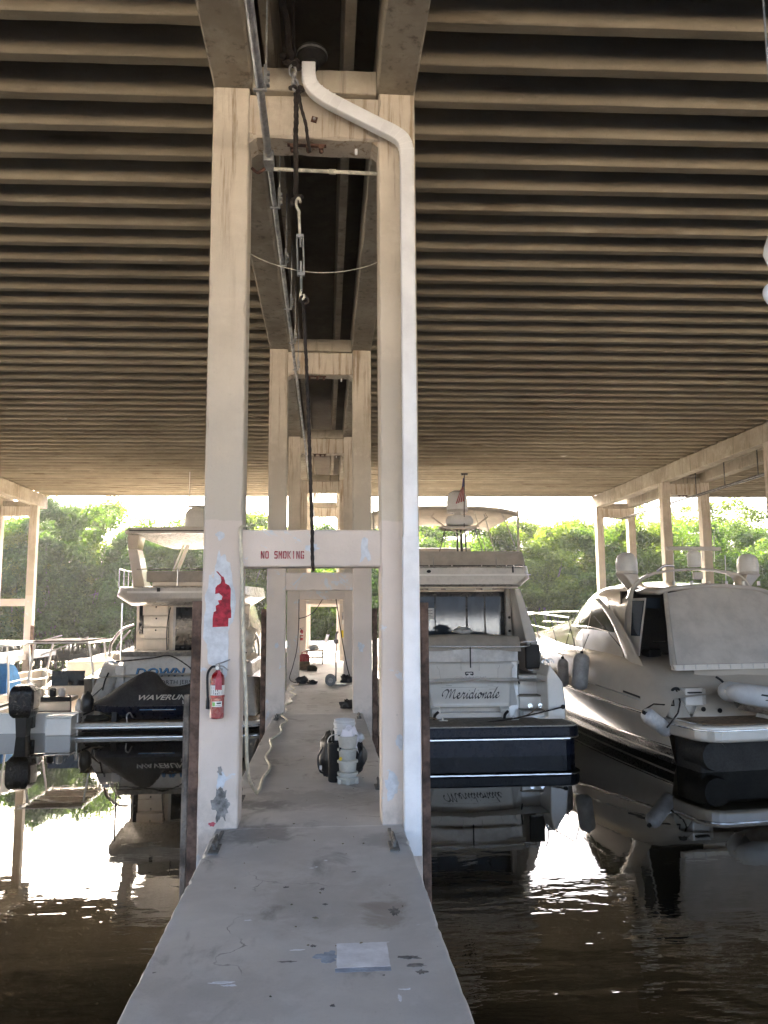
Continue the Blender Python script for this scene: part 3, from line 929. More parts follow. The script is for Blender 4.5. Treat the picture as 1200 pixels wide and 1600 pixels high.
# ------------------------------------------------------------------ downpipe, conduit, rigging on the nearest frame
YD = 6.28
dp = empty('downpipe', (0, 0, 0), 0, 'white rectangular downpipe bending down the nearest right post', 'downpipe')
prof = rrect(.118, .086, .010, 3)
path = catmull([(-.048, YD, 6.30), (-.045, YD, 6.18), (-.005, YD, 6.075), (.10, YD, 5.99), (.22, YD, 5.925)], 6)
MB().sweep(path, prof, up=(0, 1, 0)).build('elbow', M['pvc'], dp, smooth=40)
MB().sweep([(.218, YD, 5.926), (.60, YD, 5.735)], [(p[0] * .985, p[1] * .985) for p in prof], up=(0, 1, 0)).build('pipe_run', M['pvc'], dp, smooth=40)
path = catmull([(.58, YD, 5.745), (.68, YD, 5.695), (.755, YD, 5.635), (.786, YD, 5.54), (.788, YD, 5.42)], 6)
MB().sweep(path, prof, up=(0, 1, 0)).build('elbow', M['pvc'], dp, smooth=40)
MB().sweep([(.788, YD, 5.43), (.788, YD, 2.2)], [(p[0] * .985, p[1] * .985) for p in prof], up=(0, 1, 0)).build('pipe_run', M['pvc'], dp, smooth=40)
MB().sweep([(.788, YD, 2.24), (.782, YD, -.19)], [(p[0] * 1.12, p[1] * 1.0) for p in prof], up=(0, 1, 0)).build('pipe_run', M['pvc'], dp, smooth=40)
# pressed corrugations of the two elbows
for pts in (((-.046, 6.16, 0), (-.02, 6.10, 25), (.03, 6.045, 45), (.09, 6.0, 58), (.15, 5.965, 62)), ((.66, 5.705, 62), (.71, 5.675, 48), (.75, 5.64, 35), (.775, 5.59, 18), (.786, 5.54, 5))):
    b = MB()
    for (x, z, a) in pts:
        d = Vector((math.sin(R(a)), 0, -math.cos(R(a))))
        q = [(p[0] * 1.03, p[1] * 1.04) for p in prof]
        c = Vector((x, YD, z))
        b.sweep([c - d * .004, c + d * .004], q, up=(0, 1, 0))
    b.build('elbow_rib', M['pvc'], dp, smooth=40)
MB().lathe([(.052, 6.285), (.058, 6.30), (.058, 6.335), (.125, 6.375), (.13, 6.39), (.13, 6.43), (.12, 6.44)], (-.02, 6.30, 0), n=20).build('rubber_boot', M['rubber'], dp, smooth=40)
MB().lathe([(.134, 6.392), (.136, 6.40), (.134, 6.41)], (-.02, 6.30, 0), n=20).build('hose_clamp', M['galv'], dp, smooth=40)
MB().box(.77, .80, 6.325, 6.40, 4.86, 4.885).box(.77, .80, 6.325, 6.40, 2.9, 2.93).build('strap', M['galv'], dp)

cd = empty('conduit', (0, 0, 0), 0, 'grey steel conduit running under the gap left of the rope', 'conduit pipe')
XC, ZC = -.395, 5.58
MB().tube([(XC, YB0, ZC), (XC, Y1 + .10, ZC)], .032, 12).build('pipe', M['conduit'], cd, smooth=40)
MB().tube([(XC, Y1 + .2, ZC - .02), (XC, 34.5, ZC - .02)], .024, 10).build('pipe', M['conduit'], cd, smooth=40)
MB().box(XC - .045, XC + .045, Y1 + .06, Y1 + .24, ZC - .055, ZC + .045).build('tee_fitting', M['galv'], cd, bevel=.012)
MB().tube([(XC + .04, Y1 + .17, ZC - .07), (.10, Y1 + .17, ZC - .075), (.556, Y1 + .17, ZC - .08)], .017, 10).build('cross_pipe', M['cream_metal'], cd, smooth=40)
MB().tube([(.13, Y1 + .17, ZC - .076), (.19, Y1 + .17, ZC - .077)], .024, 10).build('coupling', M['cream_metal'], cd, smooth=40)
MB().tube(catmull([(XC - .04, Y1 + .2, ZC - .05), (XC - .10, Y1 + .2, ZC - .09), (-.55, Y1 + .2, ZC - .05)], 6), .014, 8).build('side_pipe', M['rust'], cd, smooth=40)
for y in (5.55, 7.3, 8.6, 9.9, 11.2, 12.5):
    b = MB().box(XC + .03, XC + .055, y - .015, y + .015, ZC - .05, ZC + .16)
    b.box(XC - .045, XC + .05, y - .014, y + .014, ZC - .052, ZC - .036)
    for k in range(3): b.box(XC + .05, XC + .075, y - .018, y + .018, ZC - .01 + k * .045, ZC + .015 + k * .045)
    b.build('pipe_clamp', M['galv'], cd, bevel=.002)
    MB().rod((XC + .045, y + .03, ZC + .1), (XC + .045, y + .03, 6.98), .008, 6).build('hanger_rod', M['galv'], cd)

def jrope(path, r, n=8, amp=.004, step=.02, seed=0):
    P = [Vector(p) for p in path]
    out = []
    for i in range(len(P) - 1):
        k = max(1, int((P[i + 1] - P[i]).length / step))
        for j in range(k): out.append(P[i].lerp(P[i + 1], j / k))
    out.append(P[-1])
    res = [p + Vector((amp * mnoise.noise(p * 9 + Vector((seed, 0, 0))), amp * mnoise.noise(p * 9 + Vector((0, seed, 5))), 0)) for p in out]
    sc_ = [1 + .12 * math.sin(i * 1.9 + seed) for i in range(len(res))]
    return MB().tube(res, r, n, scales=sc_)
YR = 6.20
rg = empty('tie_rope', (0, 0, 0), 0, 'dark knotted tie rope with shackle, turnbuckle and cable to the NO SMOKING lintel', 'rigging rope')
jrope([(-.275, 5.35, 6.55), (-.235, 5.75, 6.42), (-.195, YR, 6.26)], .026, 9, .012).build('upper_rope', M['rope_dark'], rg, smooth=60)
jrope([(-.17, 5.55, 6.9), (-.17, 5.9, 6.6), (-.165, YR, 6.3)], .012, 8, .01, seed=4).build('upper_rope', M['rope_dark'], rg, smooth=60)
k = MB()
for i in range(7): k.ball((-.20 + random.uniform(-.06, .075), YR - .02 + random.uniform(-.03, .02), 6.235 + random.uniform(-.035, .04)), .032, .03, .026, 9, 6)
k.build('knot', M['rope_dark'], rg, smooth=60)
def link_ring(cx, cz, w, h, r, y, turn=0):
    p = []
    for i in range(17):
        a = 2 * math.pi * i / 16
        p.append((cx + math.cos(a) * w * math.cos(turn), y + math.cos(a) * w * math.sin(turn), cz + math.sin(a) * h))
    return MB().tube(p, r, 7, caps=False)
for i, (cx, cz, tn) in enumerate(((-.178, 6.155, .3), (-.166, 6.085, 1.2), (-.155, 6.025, .4))):
    link_ring(cx, cz, .028, .052, .010, YR - .03, tn).build('shackle', M['galv'], rg, smooth=60)
k = MB()
for i in range(6): k.ball((-.15 + random.uniform(-.055, .06), YR - .02 + random.uniform(-.02, .02), 5.985 + random.uniform(-.022, .025)), .026, .024, .02, 9, 6)
k.build('knot', M['rope_dark'], rg, smooth=60)
jrope([(-.15, YR, 5.97), (-.142, YR, 5.06)], .021, 9, .008, seed=2).build('strap_rope', M['rope_dark'], rg, smooth=60)
jrope([(-.135, YR - .02, 5.97), (-.07, YR - .01, 5.7), (-.028, YR, 5.45)], .014, 8, .014, seed=3).build('loose_end', M['rope_dark'], rg, smooth=60)
k = MB()
for i in range(6): k.ball((-.13 + random.uniform(-.05, .05), YR + random.uniform(-.02, .02), 5.02 + random.uniform(-.035, .035)), .028, .026, .026, 9, 6)
k.build('knot', M['rope_dark'], rg, smooth=60)
MB().tube(catmull([(-.105, YR - .03, 4.99), (-.118, YR - .03, 5.025), (-.138, YR - .03, 5.0), (-.136, YR - .03, 4.95), (-.117, YR - .03, 4.91), (-.117, YR - .03, 4.86)], 6), .012, 8).build('hook', M['cream_metal'], rg, smooth=50)
MB().rod((-.117, YR - .03, 4.90), (-.107, YR - .03, 4.70), .011).build('screw_rod', M['cream_metal'], rg, smooth=50)
b = MB()
for s in (-1, 1): b.rod((-.107 + s * .025, YR - .03, 4.69), (-.096 + s * .025, YR - .03, 4.37), .008)
b.box(-.136, -.076, YR - .045, YR - .015, 4.68, 4.71)
b.box(-.126, -.066, YR - .045, YR - .015, 4.355, 4.385)
b.build('turnbuckle', M['galv'], rg, bevel=.003)
MB().rod((-.104, YR - .03, 4.69), (-.101, YR - .03, 4.60), .009).rod((-.098, YR - .03, 4.48), (-.092, YR - .03, 4.22), .010).build('screw_rod', M['galv'], rg, smooth=50)
MB().tube(catmull([(-.092, YR - .03, 4.24), (-.098, YR - .03, 4.19), (-.086, YR - .03, 4.155), (-.070, YR - .03, 4.175), (-.074, YR - .03, 4.20)], 6), .010, 8).build('hook', M['cream_metal'], rg, smooth=50)
link_ring(-.07, 4.155, .034, .03, .013, YR - .02, .5).build('eye_loop', M['rope_dark'], rg, smooth=60)
jrope([(-.074, YR - .02, 4.14), (-.04, YR, 3.46), (.005, YR + .03, 2.30), (.010, YR + .05, 2.0)], .014, 8, .003, seed=6).build('cable', M['rope_dark'], rg, smooth=60)
MB().tube([(.010, YR + .05, 2.01), (.012, YR + .12, 1.985), (.015, Y1 + .10, 1.985), (.02, Y1 + .15, 2.008)], .009, 7).build('eye_bolt', M['rust'], rg, smooth=50)

# a thin sagging wire across the upper opening
pts = [(-.557, 6.58, 4.73)] + [(-.557 + 1.115 * t, 6.58, 4.73 - .135 * math.sin(math.pi * t) ** .8 - .05 * t) for t in [i / 14 for i in range(1, 14)]] + [(.558, 6.58, 4.68)]
tag(MB().tube(pts, .0035, 5).build('sagging_wire', M['cream_metal'], smooth=60), 'thin pale wire sagging across the tall opening behind the turnbuckle', 'wire')

# hose on the left post and along the walkway
hp = catmull([(-.545, 6.45, 2.335), (-.563, 6.375, 2.325), (-.566, 6.34, 2.26), (-.549, 6.35, 1.933), (-.531, 6.36, 1.43), (-.508, 6.42, .94), (-.515, 6.70, .38), (-.490, 7.2, .10), (-.50, 7.60, .014)], 8)
hd = [(-.50, 7.60, .014)]
for i in range(1, 70):
    t = i / 69
    y = 7.60 + 11.0 * t
    x = -.50 - .05 * t + .04 * math.sin(y * 1.7) + (.02 + .04 * t) * math.sin(y * 5.1 + 1) - .02
    hd.append((x if t < .97 else -.52, y, .014))
hd[1] = (-.492, 7.72, .013)
hobj = MB().tube([tuple(p) for p in hp] + hd[1:], .0145, 9).build('garden_hose', M['hose'], smooth=60)
tag(hobj, 'cream garden hose hanging on the left post and snaking down the walkway', 'hose')

# fire extinguishers
def extinguisher(loc, label, full=True):
    e = empty('fire_extinguisher', loc, 0, label, 'fire extinguisher', 'red fire extinguishers on the pier posts')
    MB().lathe([(.0, 0), (.060, 0), (.066, .006), (.066, .36), (.060, .39), (.040, .418), (.022, .432), (.020, .45)], n=24).build('cylinder', M['red'], e, smooth=35)
    MB().lathe([(.0665, .215), (.0672, .216), (.0672, .305), (.0665, .306)], n=24).build('instruction_label', M['white_label'], e, smooth=35)
    b = MB()
    for (x0, x1, z0, z1) in ((-.05, -.025, .225, .265), (-.012, .012, .222, .24), (.022, .05, .225, .25), (-.05, -.03, .275, .295), (.03, .045, .272, .298), (-.01, .015, .25, .27)):
        b.add([(x0, -math.sqrt(.0676 ** 2 - x0 * x0), z0), (x1, -math.sqrt(.0676 ** 2 - x1 * x1), z0), (x1, -math.sqrt(.0676 ** 2 - x1 * x1), z1), (x0, -math.sqrt(.0676 ** 2 - x0 * x0), z1)], [(0, 1, 2, 3)])
    b.build('label_print', M['ink'], e)
    MB().lathe([(.068, .19), (.0705, .192), (.0705, .212), (.068, .214)], n=24).build('strap_band', M['red'], e, smooth=35)
    # inspection label curved on the front
    def arc(x0, x1, z0, z1, r, name, mat):
        a0, a1 = math.asin(x0 / r), math.asin(x1 / r)
        q = [[(r * math.sin(a0 + (a1 - a0) * i / 6), -r * math.cos(a0 + (a1 - a0) * i / 6), z) for i in range(7)] for z in (z0, z1)]
        return MB().loft(q).build(name, mat, e, smooth=60)
    arc(-.040, .050, .110, .160, .0668, 'inspection_label', M['white_label'])
    arc(-.036, -.010, .118, .152, .0672, 'label_print', M['green_ink'])
    arc(.004, .044, .136, .150, .0672, 'label_print', M['ink'])
    arc(-.006, .040, .120, .124, .0672, 'label_print', M['ink'])
    MB().lathe([(.024, .445), (.026, .45), (.026, .475), (.018, .485), (.018, .50)], n=14).build('valve', M['galv'], e, smooth=35)
    MB().hexa([(-.02, -.012, .492), (.02, -.012, .49), (.02, .012, .49), (-.02, .012, .492)], [(-.02, -.012, .502), (.02, -.012, .50), (.02, .012, .50), (-.02, .012, .502)]).tube([(-.01, 0, .497), (.05, -.01, .515), (.115, -.015, .54)], .0075, 6).build('lever', M['galv'], e, smooth=40)
    MB().tube([(.0, 0, .485), (.05, -.005, .478), (.10, -.01, .44)], .0065, 6).build('carry_handle', M['galv'], e, smooth=40)
    MB().tube(catmull([(-.015, 0, .475), (-.055, -.005, .47), (-.092, -.005, .41), (-.094, 0, .30), (-.088, 0, .195), (-.086, 0, .19)], 6), .0115, 9).build('hose', M['black'], e, smooth=50)
    MB().lathe([(.011, .085), (.018, .088), (.016, .16), (.011, .195)], (-.088, 0, 0), n=12).build('nozzle', M['black'], e, smooth=40)
    MB().lathe([(.016, -.040), (.016, -.022)], (.0, 0, .465), 'y', 12).build('gauge', M['white_label'], e, smooth=40)
    MB().hexa([(-.012, -.071, .268), (.05, -.073, .265), (.052, -.075, .265), (-.010, -.073, .268)], [(-.010, -.072, .375), (.046, -.073, .372), (.048, -.075, .372), (-.008, -.074, .375)]).hexa([(-.008, -.072, .375), (.046, -.073, .372), (.048, -.075, .372), (-.006, -.074, .375)], [(.012, -.034, .44), (.028, -.034, .44), (.028, -.036, .44), (.012, -.036, .44)]).build('tag', M['red_tag'], e)
    MB().box(-.03, .03, .064, .121, .1, .45).build('wall_bracket', M['galv'], e, bevel=.003)
    e.scale = (.82, .82, .82)
    return e
extinguisher((-.718, Y1 - .10, .842), 'red extinguisher with pink tag on the nearest left post')
extinguisher((-.705, Y1 + DY * 3 - .10, .70), 'small distant red extinguisher on the fourth frame left post')

# buckets, bag and paper on the walkway
bs = empty('bucket_stack', (.330, 7.95, 0), 0, 'stack of four nested pale plastic buckets on the walkway', 'bucket stack')
z = 0.0
for i in range(4):
    r0 = .092 - i * .001
    MB().lathe([(0, z), (r0 - .016, z), (r0 - .010, z + .008), (r0 - .004, z + .080), (r0 + .010, z + .084), (r0 + .010, z + .104), (r0 - .004, z + .108), (r0 - .016, z + .112)] if i < 3 else
               [(0, z), (r0 - .010, z), (r0 - .004, z + .01), (r0 + .002, z + .098), (r0 + .008, z + .10), (r0 + .008, z + .112), (r0 - .004, z + .112), (r0 - .006, z + .02), (0, z + .018)], n=26).build('bucket', M['bucket'], bs, smooth=35)
    z += .112
b = MB()
for a in (-90, -20, 210):
    x, y = .094 * math.cos(R(a)), .094 * math.sin(R(a))
    b.box(x - .016, x + .016, y - .012, y + .010, .0, .055)
b.build('foot_lug', M['bucket'], bs, bevel=.004)
MB().lathe([(.100, .045), (.106, .05), (.106, .062), (.100, .066)], n=26).build('rim_band', M['bucket'], bs, smooth=35)
b = MB().prism(blob(-.070, .24, .014, .018, 20, .3, 3), -.078, -.072, 'y')
b.build('yellow_sticker', M['yellow'], bs)
MB().box(-.082, -.062, -.068, -.060, .31, .345).build('blue_sticker', M['navy'], bs)
pl = empty('white_pail', (.305, 8.19, 0), 0, 'white pail with ribbed rim standing behind the bucket stack', 'pail')
MB().lathe([(0, 0), (.085, 0), (.093, .01), (.101, .46), (.110, .465), (.110, .487), (.101, .492), (.102, .515), (.111, .52), (.111, .543), (.103, .548), (.105, .572), (.098, .572), (.095, .48), (0, .47)], n=26).build('pail_body', M['bucket_white'], pl, smooth=35)
MB().tube(catmull([(-.12, -.02, .50), (-.13, -.10, .38), (-.10, -.13, .34)], 6), .004, 6).build('bail_handle', M['galv'], pl, smooth=60)
pp = MB()
secs = []
for j in range(13):
    row = []
    for i in range(13):
        u, v = i / 12 - .5, j / 12 - .5
        x = u * .17 + .02 * math.sin(v * 7)
        y = v * .16
        drop = max(0, abs(u) - .25) * .45 + max(0, abs(v) - .3) * .5
        zz = .03 * mnoise.noise(Vector((u * 5, v * 5, 2))) + .05 * (v + .5) - drop + .012 * mnoise.noise(Vector((u * 16, v * 16, 9)))
        row.append((x, y, zz))
    secs.append(row)
pp.loft(secs)
po = pp.build('paper_sheet', M['paper'], fix=False, smooth=50)
po.location = (.345, 8.0, .485)
sol = po.modifiers.new('thickness', 'SOLIDIFY'); sol.thickness = .002
tag(po, 'crumpled white paper lying over the top of the bucket stack', 'paper')
bn = empty('black_bin', (.205, 8.02, 0), 0, 'tall black plastic bin beside the bucket stack', 'bin')
MB().lathe([(0, 0), (.055, 0), (.062, .01), (.07, .36), (.076, .365), (.076, .38), (.066, .38), (.06, .05), (0, .05)], n=20).build('bin_body', M['black'], bn, smooth=35)
MB().tube([(.07 * math.cos(a / 12 * math.pi), -.02 + .0 * a, .38 + .07 * math.sin(a / 12 * math.pi)) for a in range(13)], .005, 6).build('bin_handle', M['bucket_white'], bn, smooth=60)
def lumpy(c, rx, ry, rz, seed, n=26, m=16, amp=.25):
    vs = []
    secs = []
    for i in range(m + 1):
        th = math.pi * (.01 + .98 * i / m)
        ring = []
        for k in range(n):
            a = 2 * math.pi * k / n
            d = Vector((math.sin(th) * math.cos(a), math.sin(th) * math.sin(a), -math.cos(th)))
            w = 1 + amp * mnoise.noise(d * 2.1 + Vector((seed, 0, 0))) + amp * .45 * mnoise.noise(d * 5.5 + Vector((0, seed, 0)))
            z_ = c[2] + rz * d.z * w
            ring.append((c[0] + rx * d.x * w, c[1] + ry * d.y * w, max(.004, z_)))
        secs.append(ring)
    return MB().loft(secs, True, True)
bg1 = empty('black_bag', (0, 0, 0), 0, 'slumped black bag leaning left of the bucket stack', 'bag')
lumpy((.165, 8.30, .20), .125, .13, .24, 3).build('bag_body', M['bag'], bg1, smooth=60)
MB().tube(catmull([(.09, 8.2, .30), (.04, 8.17, .20), (.06, 8.16, .08), (.10, 8.18, .05)], 6), .010, 7).build('bag_strap', M['bag'], bg1, smooth=60)
MB().box(.055, .08, 8.15, 8.165, .09, .13).build('buckle', M['white_label'], bg1, bevel=.004)
bg2 = lumpy((.445, 8.30, .19), .085, .11, .16, 8).build('black_bag', M['bag'], smooth=60)
tag(bg2, 'round black bag peeking out right of the bucket stack', 'bag')
rag = lumpy((.455, 8.20, .39), .05, .05, .045, 12, 20, 12, .4).build('white_rag', M['bucket_white'], smooth=60)
tag(rag, 'balled white rag on top of the round black bag', 'rag')

# shoe, dark cloths, cords farther down the walkway
def cloth_heap(x, y, rx, ry, rz, seed, label, name='dark_cloth', cat='cloth'):
    o = lumpy((0, 0, rz * .45), rx, ry, rz, seed, 26, 14, .55).build(name, M['bag'], smooth=60)
    o.location = (x, y, 0)
    return tag(o, label, cat)
cloth_heap(.50, 13.9, .13, .08, .10, 21, 'black cloth dropped at the second frame right post')
cloth_heap(-.44, 18.75, .13, .10, .11, 22, 'black tarp bundle beside the hose end by the third frame')
cloth_heap(-.20, 18.6, .11, .08, .06, 23, 'flat black rag lying right of the tarp bundle')
cloth_heap(.585, 18.9, .12, .10, .12, 24, 'black tarp bundle right of the hand truck wheel')
for pts, r, lab in (((((-.565, 20.0, 1.96), (-.57, 20.0, 1.3), (-.60, 19.8, .75), (-.68, 19.4, .35), (-.74, 19.1, .10), (-.62, 18.85, .02), (-.5, 18.75, .06))), .010, 'dark cord hanging down the third frame left post'),
                    ((((.359, 20.0, 1.96), (.405, 20.0, 1.66), (.52, 19.8, .9), (.63, 19.5, .3), (.70, 19.3, .05), (.66, 19.0, .03))), .013, 'brown cord slanting down to the third frame right post'),
                    ((((.02, 20.1, 1.95), (-.18, 20.1, 1.66), (-.38, 20.1, 1.53), (-.57, 20.1, 1.48))), .011, 'short dark cord looping from the third lintel to its left post')):
    tag(MB().tube(catmull(pts, 8), r, 7).build('extension_cord', M['rope_dark'], smooth=60), lab, 'cord')

# hand truck standing sideways
ht = empty('hand_truck', (0, 18.1, 0), 0, 'hand truck with one pale wheel standing upright in the walkway', 'hand truck')
b = MB()
for y in (0, .34): b.tube([(.338, y, .10), (.338, y, 1.02), (.345, y, 1.14), (.39, y, 1.20)], .017, 8)
b.build('rail', M['dark_steel'], ht, smooth=50)
b = MB()
for zz in (.3, .55, .8, 1.0): b.rod((.338, 0, zz), (.338, .34, zz), .012)
b.build('cross_bar', M['dark_steel'], ht, smooth=50)
MB().box(.345, .56, .02, .34, .012, .028).build('toe_plate', M['galv'], ht, bevel=.003)
for y in (-.04, .38):
    w = MB().lathe([(.05, -.028), (.095, -.032), (.118, -.02), (.120, 0), (.118, .02), (.095, .032), (.05, .028)], (.215, y, .12), 'y', 22).build('wheel', M['tyre'], ht, smooth=40)
    MB().lathe([(.0, -.036), (.055, -.034), (.06, -.026), (.06, .026), (.055, .034), (0, .036)], (.215, y, .12), 'y', 16).build('hub', M['galv'], w, smooth=40)
MB().rod((.215, -.05, .12), (.215, .39, .12), .011).build('axle', M['galv'], ht)
MB().box(.29, .39, .05, .3, .93, 1.02).build('strap_reel', M['black'], ht, bevel=.02)

# crate, fuel can, low table, chair and small clutter in the sunlit bay
cr = empty('crate', (-.50, 23.2, 0), 0, 'brown crate holding up the red fuel can', 'crate')
MB().box(-.15, .15, -.15, .15, .0, .02).build('bottom_board', M['crate'], cr)
for s in (-1, 1):
    for zz in (.03, .10, .17):
        MB().box(-.15, .15, s * .15 - .008, s * .15 + .008, zz, zz + .06).build('slat', M['crate'], cr)
        MB().box(s * .15 - .008, s * .15 + .008, -.14, .14, zz, zz + .06).build('slat', M['crate'], cr)
MB().box(-.14, .14, -.14, .14, .22, .235).build('lid', M['crate'], cr)
fc = empty('fuel_can', (-.50, 23.15, .236), 0, 'red plastic fuel can standing on the brown crate', 'fuel can')
MB().prism([(-.14, 0), (.13, 0), (.15, .03), (.15, .15), (.09, .22), (-.10, .22), (-.14, .17)], -.09, .09, 'y').build('can_body', M['red'], fc, bevel=.02)
MB().tube(catmull([(-.08, 0, .21), (-.06, 0, .265), (.04, 0, .27), (.07, 0, .21)], 5), .016, 8).build('handle', M['red'], fc, smooth=50)
MB().tube(catmull([(.12, 0, .19), (.2, -.02, .17), (.27, -.03, .06), (.27, -.03, -.05)], 5), .014, 8).build('spout_hose', M['bucket_white'], fc, smooth=50)
tb = empty('low_table', (-.26, 25.6, 0), 0, 'low wooden table cluttered with gear behind the fuel can', 'table')
MB().box(-.26, .30, -.3, .3, .42, .46).build('table_top', M['teak'], tb, bevel=.006)
for sx in (-.22, .26):
    for sy in (-.25, .25): MB().box(sx - .02, sx + .02, sy - .02, sy + .02, 0, .42).build('leg', M['dark_steel'], tb)
MB().box(-.24, .26, -.26, .26, .2, .225).build('shelf', M['teak'], tb)
gb = lumpy((0, 0, .06), .16, .14, .10, 31, 22, 12, .4).build('gear_bag', M['canvas_lite'], smooth=60)
gb.location = (-.27, 25.55, .46)
tag(gb, 'pale gear bag lying on the low table', 'bag')
ch = empty('folding_chair', (-.02, 26.0, 0), R(12), 'white folding chair with a leaning slim back beside the low table', 'chair')
MB().box(-.2, .2, -.2, .2, .40, .425).build('seat', M['bucket_white'], ch, bevel=.01)
for s in (-1, 1):
    MB().tube([(-.18, s * .19, 0), (.0, s * .19, .42), (.10, s * .19, .62), (.2, s * .19, .92)], .012, 7).build('back_leg', M['gel'], ch, smooth=50)
    MB().tube([(.2, s * .19, 0), (-.05, s * .19, .42)], .012, 7).build('front_leg', M['dark_steel'], ch, smooth=50)
MB().hexa([(.11, -.18, .64), (.13, -.18, .64), (.13, .18, .64), (.11, .18, .64)], [(.19, -.18, .9), (.21, -.18, .9), (.21, .18, .9), (.19, .18, .9)]).build('backrest', M['bucket_white'], ch)
hb = lumpy((0, 0, .05), .13, .10, .10, 35, 20, 12, .6).build('coiled_cover', M['mud'], smooth=60)
hb.location = (-.27, 22.6, 0)
tag(hb, 'dark mossy bundle on the floor right of the crate', 'bundle')
sg = empty('wall_sign', (.715, Y1 + DY * 3 - .004, 0), 0, 'small yellow sign on the fourth frame right post', 'sign')
MB().box(-.10, .02, -.006, 0, .78, 1.02).build('sign_plate', M['yellow'], sg)
bx = empty('switch_box', (.70, Y1 + DY * 3, 0), 0, 'grey switch box with white tag above the yellow sign', 'switch box')
MB().box(-.05, .05, -.07, -.001, 1.38, 1.62).build('box_body', M['conduit'], bx, bevel=.01)
MB().box(-.055, .035, -.03, -.001, 1.22, 1.36).build('white_tag', M['white_label'], bx, bevel=.004)
MB().rod((0, -.03, 1.62), (0, -.03, 2.6), .012).build('feed_pipe', M['conduit'], bx)

# grey hook-ended bracket hanging close to the camera at the right edge
hk = empty('hanging_bracket', (1.655, 2.5, 0), 0, 'pale grey plastic bracket hanging at the right picture edge', 'bracket')
MB().prism([(-.022, 2.90), (-.005, 2.945), (.03, 2.96), (.06, 2.95), (.06, 2.83), (.01, 2.815), (-.012, 2.825), (-.028, 2.87)], -.02, .02, 'y').build('plate', M['hypalon'], hk, bevel=.008)
MB().tube(catmull([(.03, 0, 2.83), (.025, 0, 2.76), (-.02, 0, 2.745), (-.028, 0, 2.715), (0, 0, 2.685), (.05, 0, 2.69), (.06, 0, 2.74)], 6), .016, 9).build('hook', M['hypalon'], hk, smooth=50)
MB().tube([(.03, 0, 2.95), (.03, 0, 7.15)], .004, 6).build('hanger_wire', M['galv'], hk)
# conduit slung under the right pier gap
rc = empty('conduit', (0, 0, 0), 0, 'dark conduit slung on rods under the right pier beams', 'conduit pipe')
MB().tube([(13.0, 17, 5.62), (13.0, 34.5, 5.62)], .03, 8).tube([(13.12, 17, 5.60), (13.12, 34.5, 5.60)], .02, 8).build('pipe', M['dark_steel'], rc, smooth=50)
for y in (18.5, 20.5, 22.5, 24.5, 26.5):
    MB().rod((13.0, y, 5.60), (13.0, y, 6.98), .018).build('hanger_rod', M['dark_steel'], rc)

# ------------------------------------------------------------------ boats
def interp(stations, n=4):
    return catmull(stations, n)

def hull_loft(stations, n=4):
    """stations: (y, half beam waterline, half beam rail, z rail, z keel). returns sections port rail -> keel -> starboard rail"""
    secs = []
    for s in interp(stations, n):
        y, hw, hr, zr, zk = s
        hw, hr = max(hw, .004), max(hr, .008)
        half = [(hr, zr), (hr * .55 + hw * .45, zr * .55), (hw, .12), (hw * .97, -.02), (hw * .55, zk * .65), (0, zk)]
        pts = [(-x, y, z) for x, z in half] + [(x, y, z) for x, z in reversed(half[:-1])]
        secs.append(pts)
    return secs

def tube_path(pts, r, n=8, m=8, **k):
    return MB().tube(catmull(pts, m), r, n, **k)

def stroke_letters(parent, strokes, place, mat, nib=(.065, .13), t=.003, name='lettering'):
    """calligraphic strokes: a flat nib swept along each curve; place maps (u,v,offset) to a point"""
    b = MB()
    for st in strokes:
        P = catmull([(p[0], p[1]) for p in st], 7)
        up, dn = [], []
        for p in P:
            up.append(place(p[0] + nib[0], p[1] + nib[1], t))
            dn.append(place(p[0] - nib[0], p[1] - nib[1], t))
        b.loft([up, dn])
        up2 = [place(p[0] + .045, p[1] - .02, t * 1.2) for p in P]
        dn2 = [place(p[0] - .045, p[1] + .02, t * 1.2) for p in P]
        b.loft([up2, dn2])
    return b.build(name, mat, parent, fix=False)

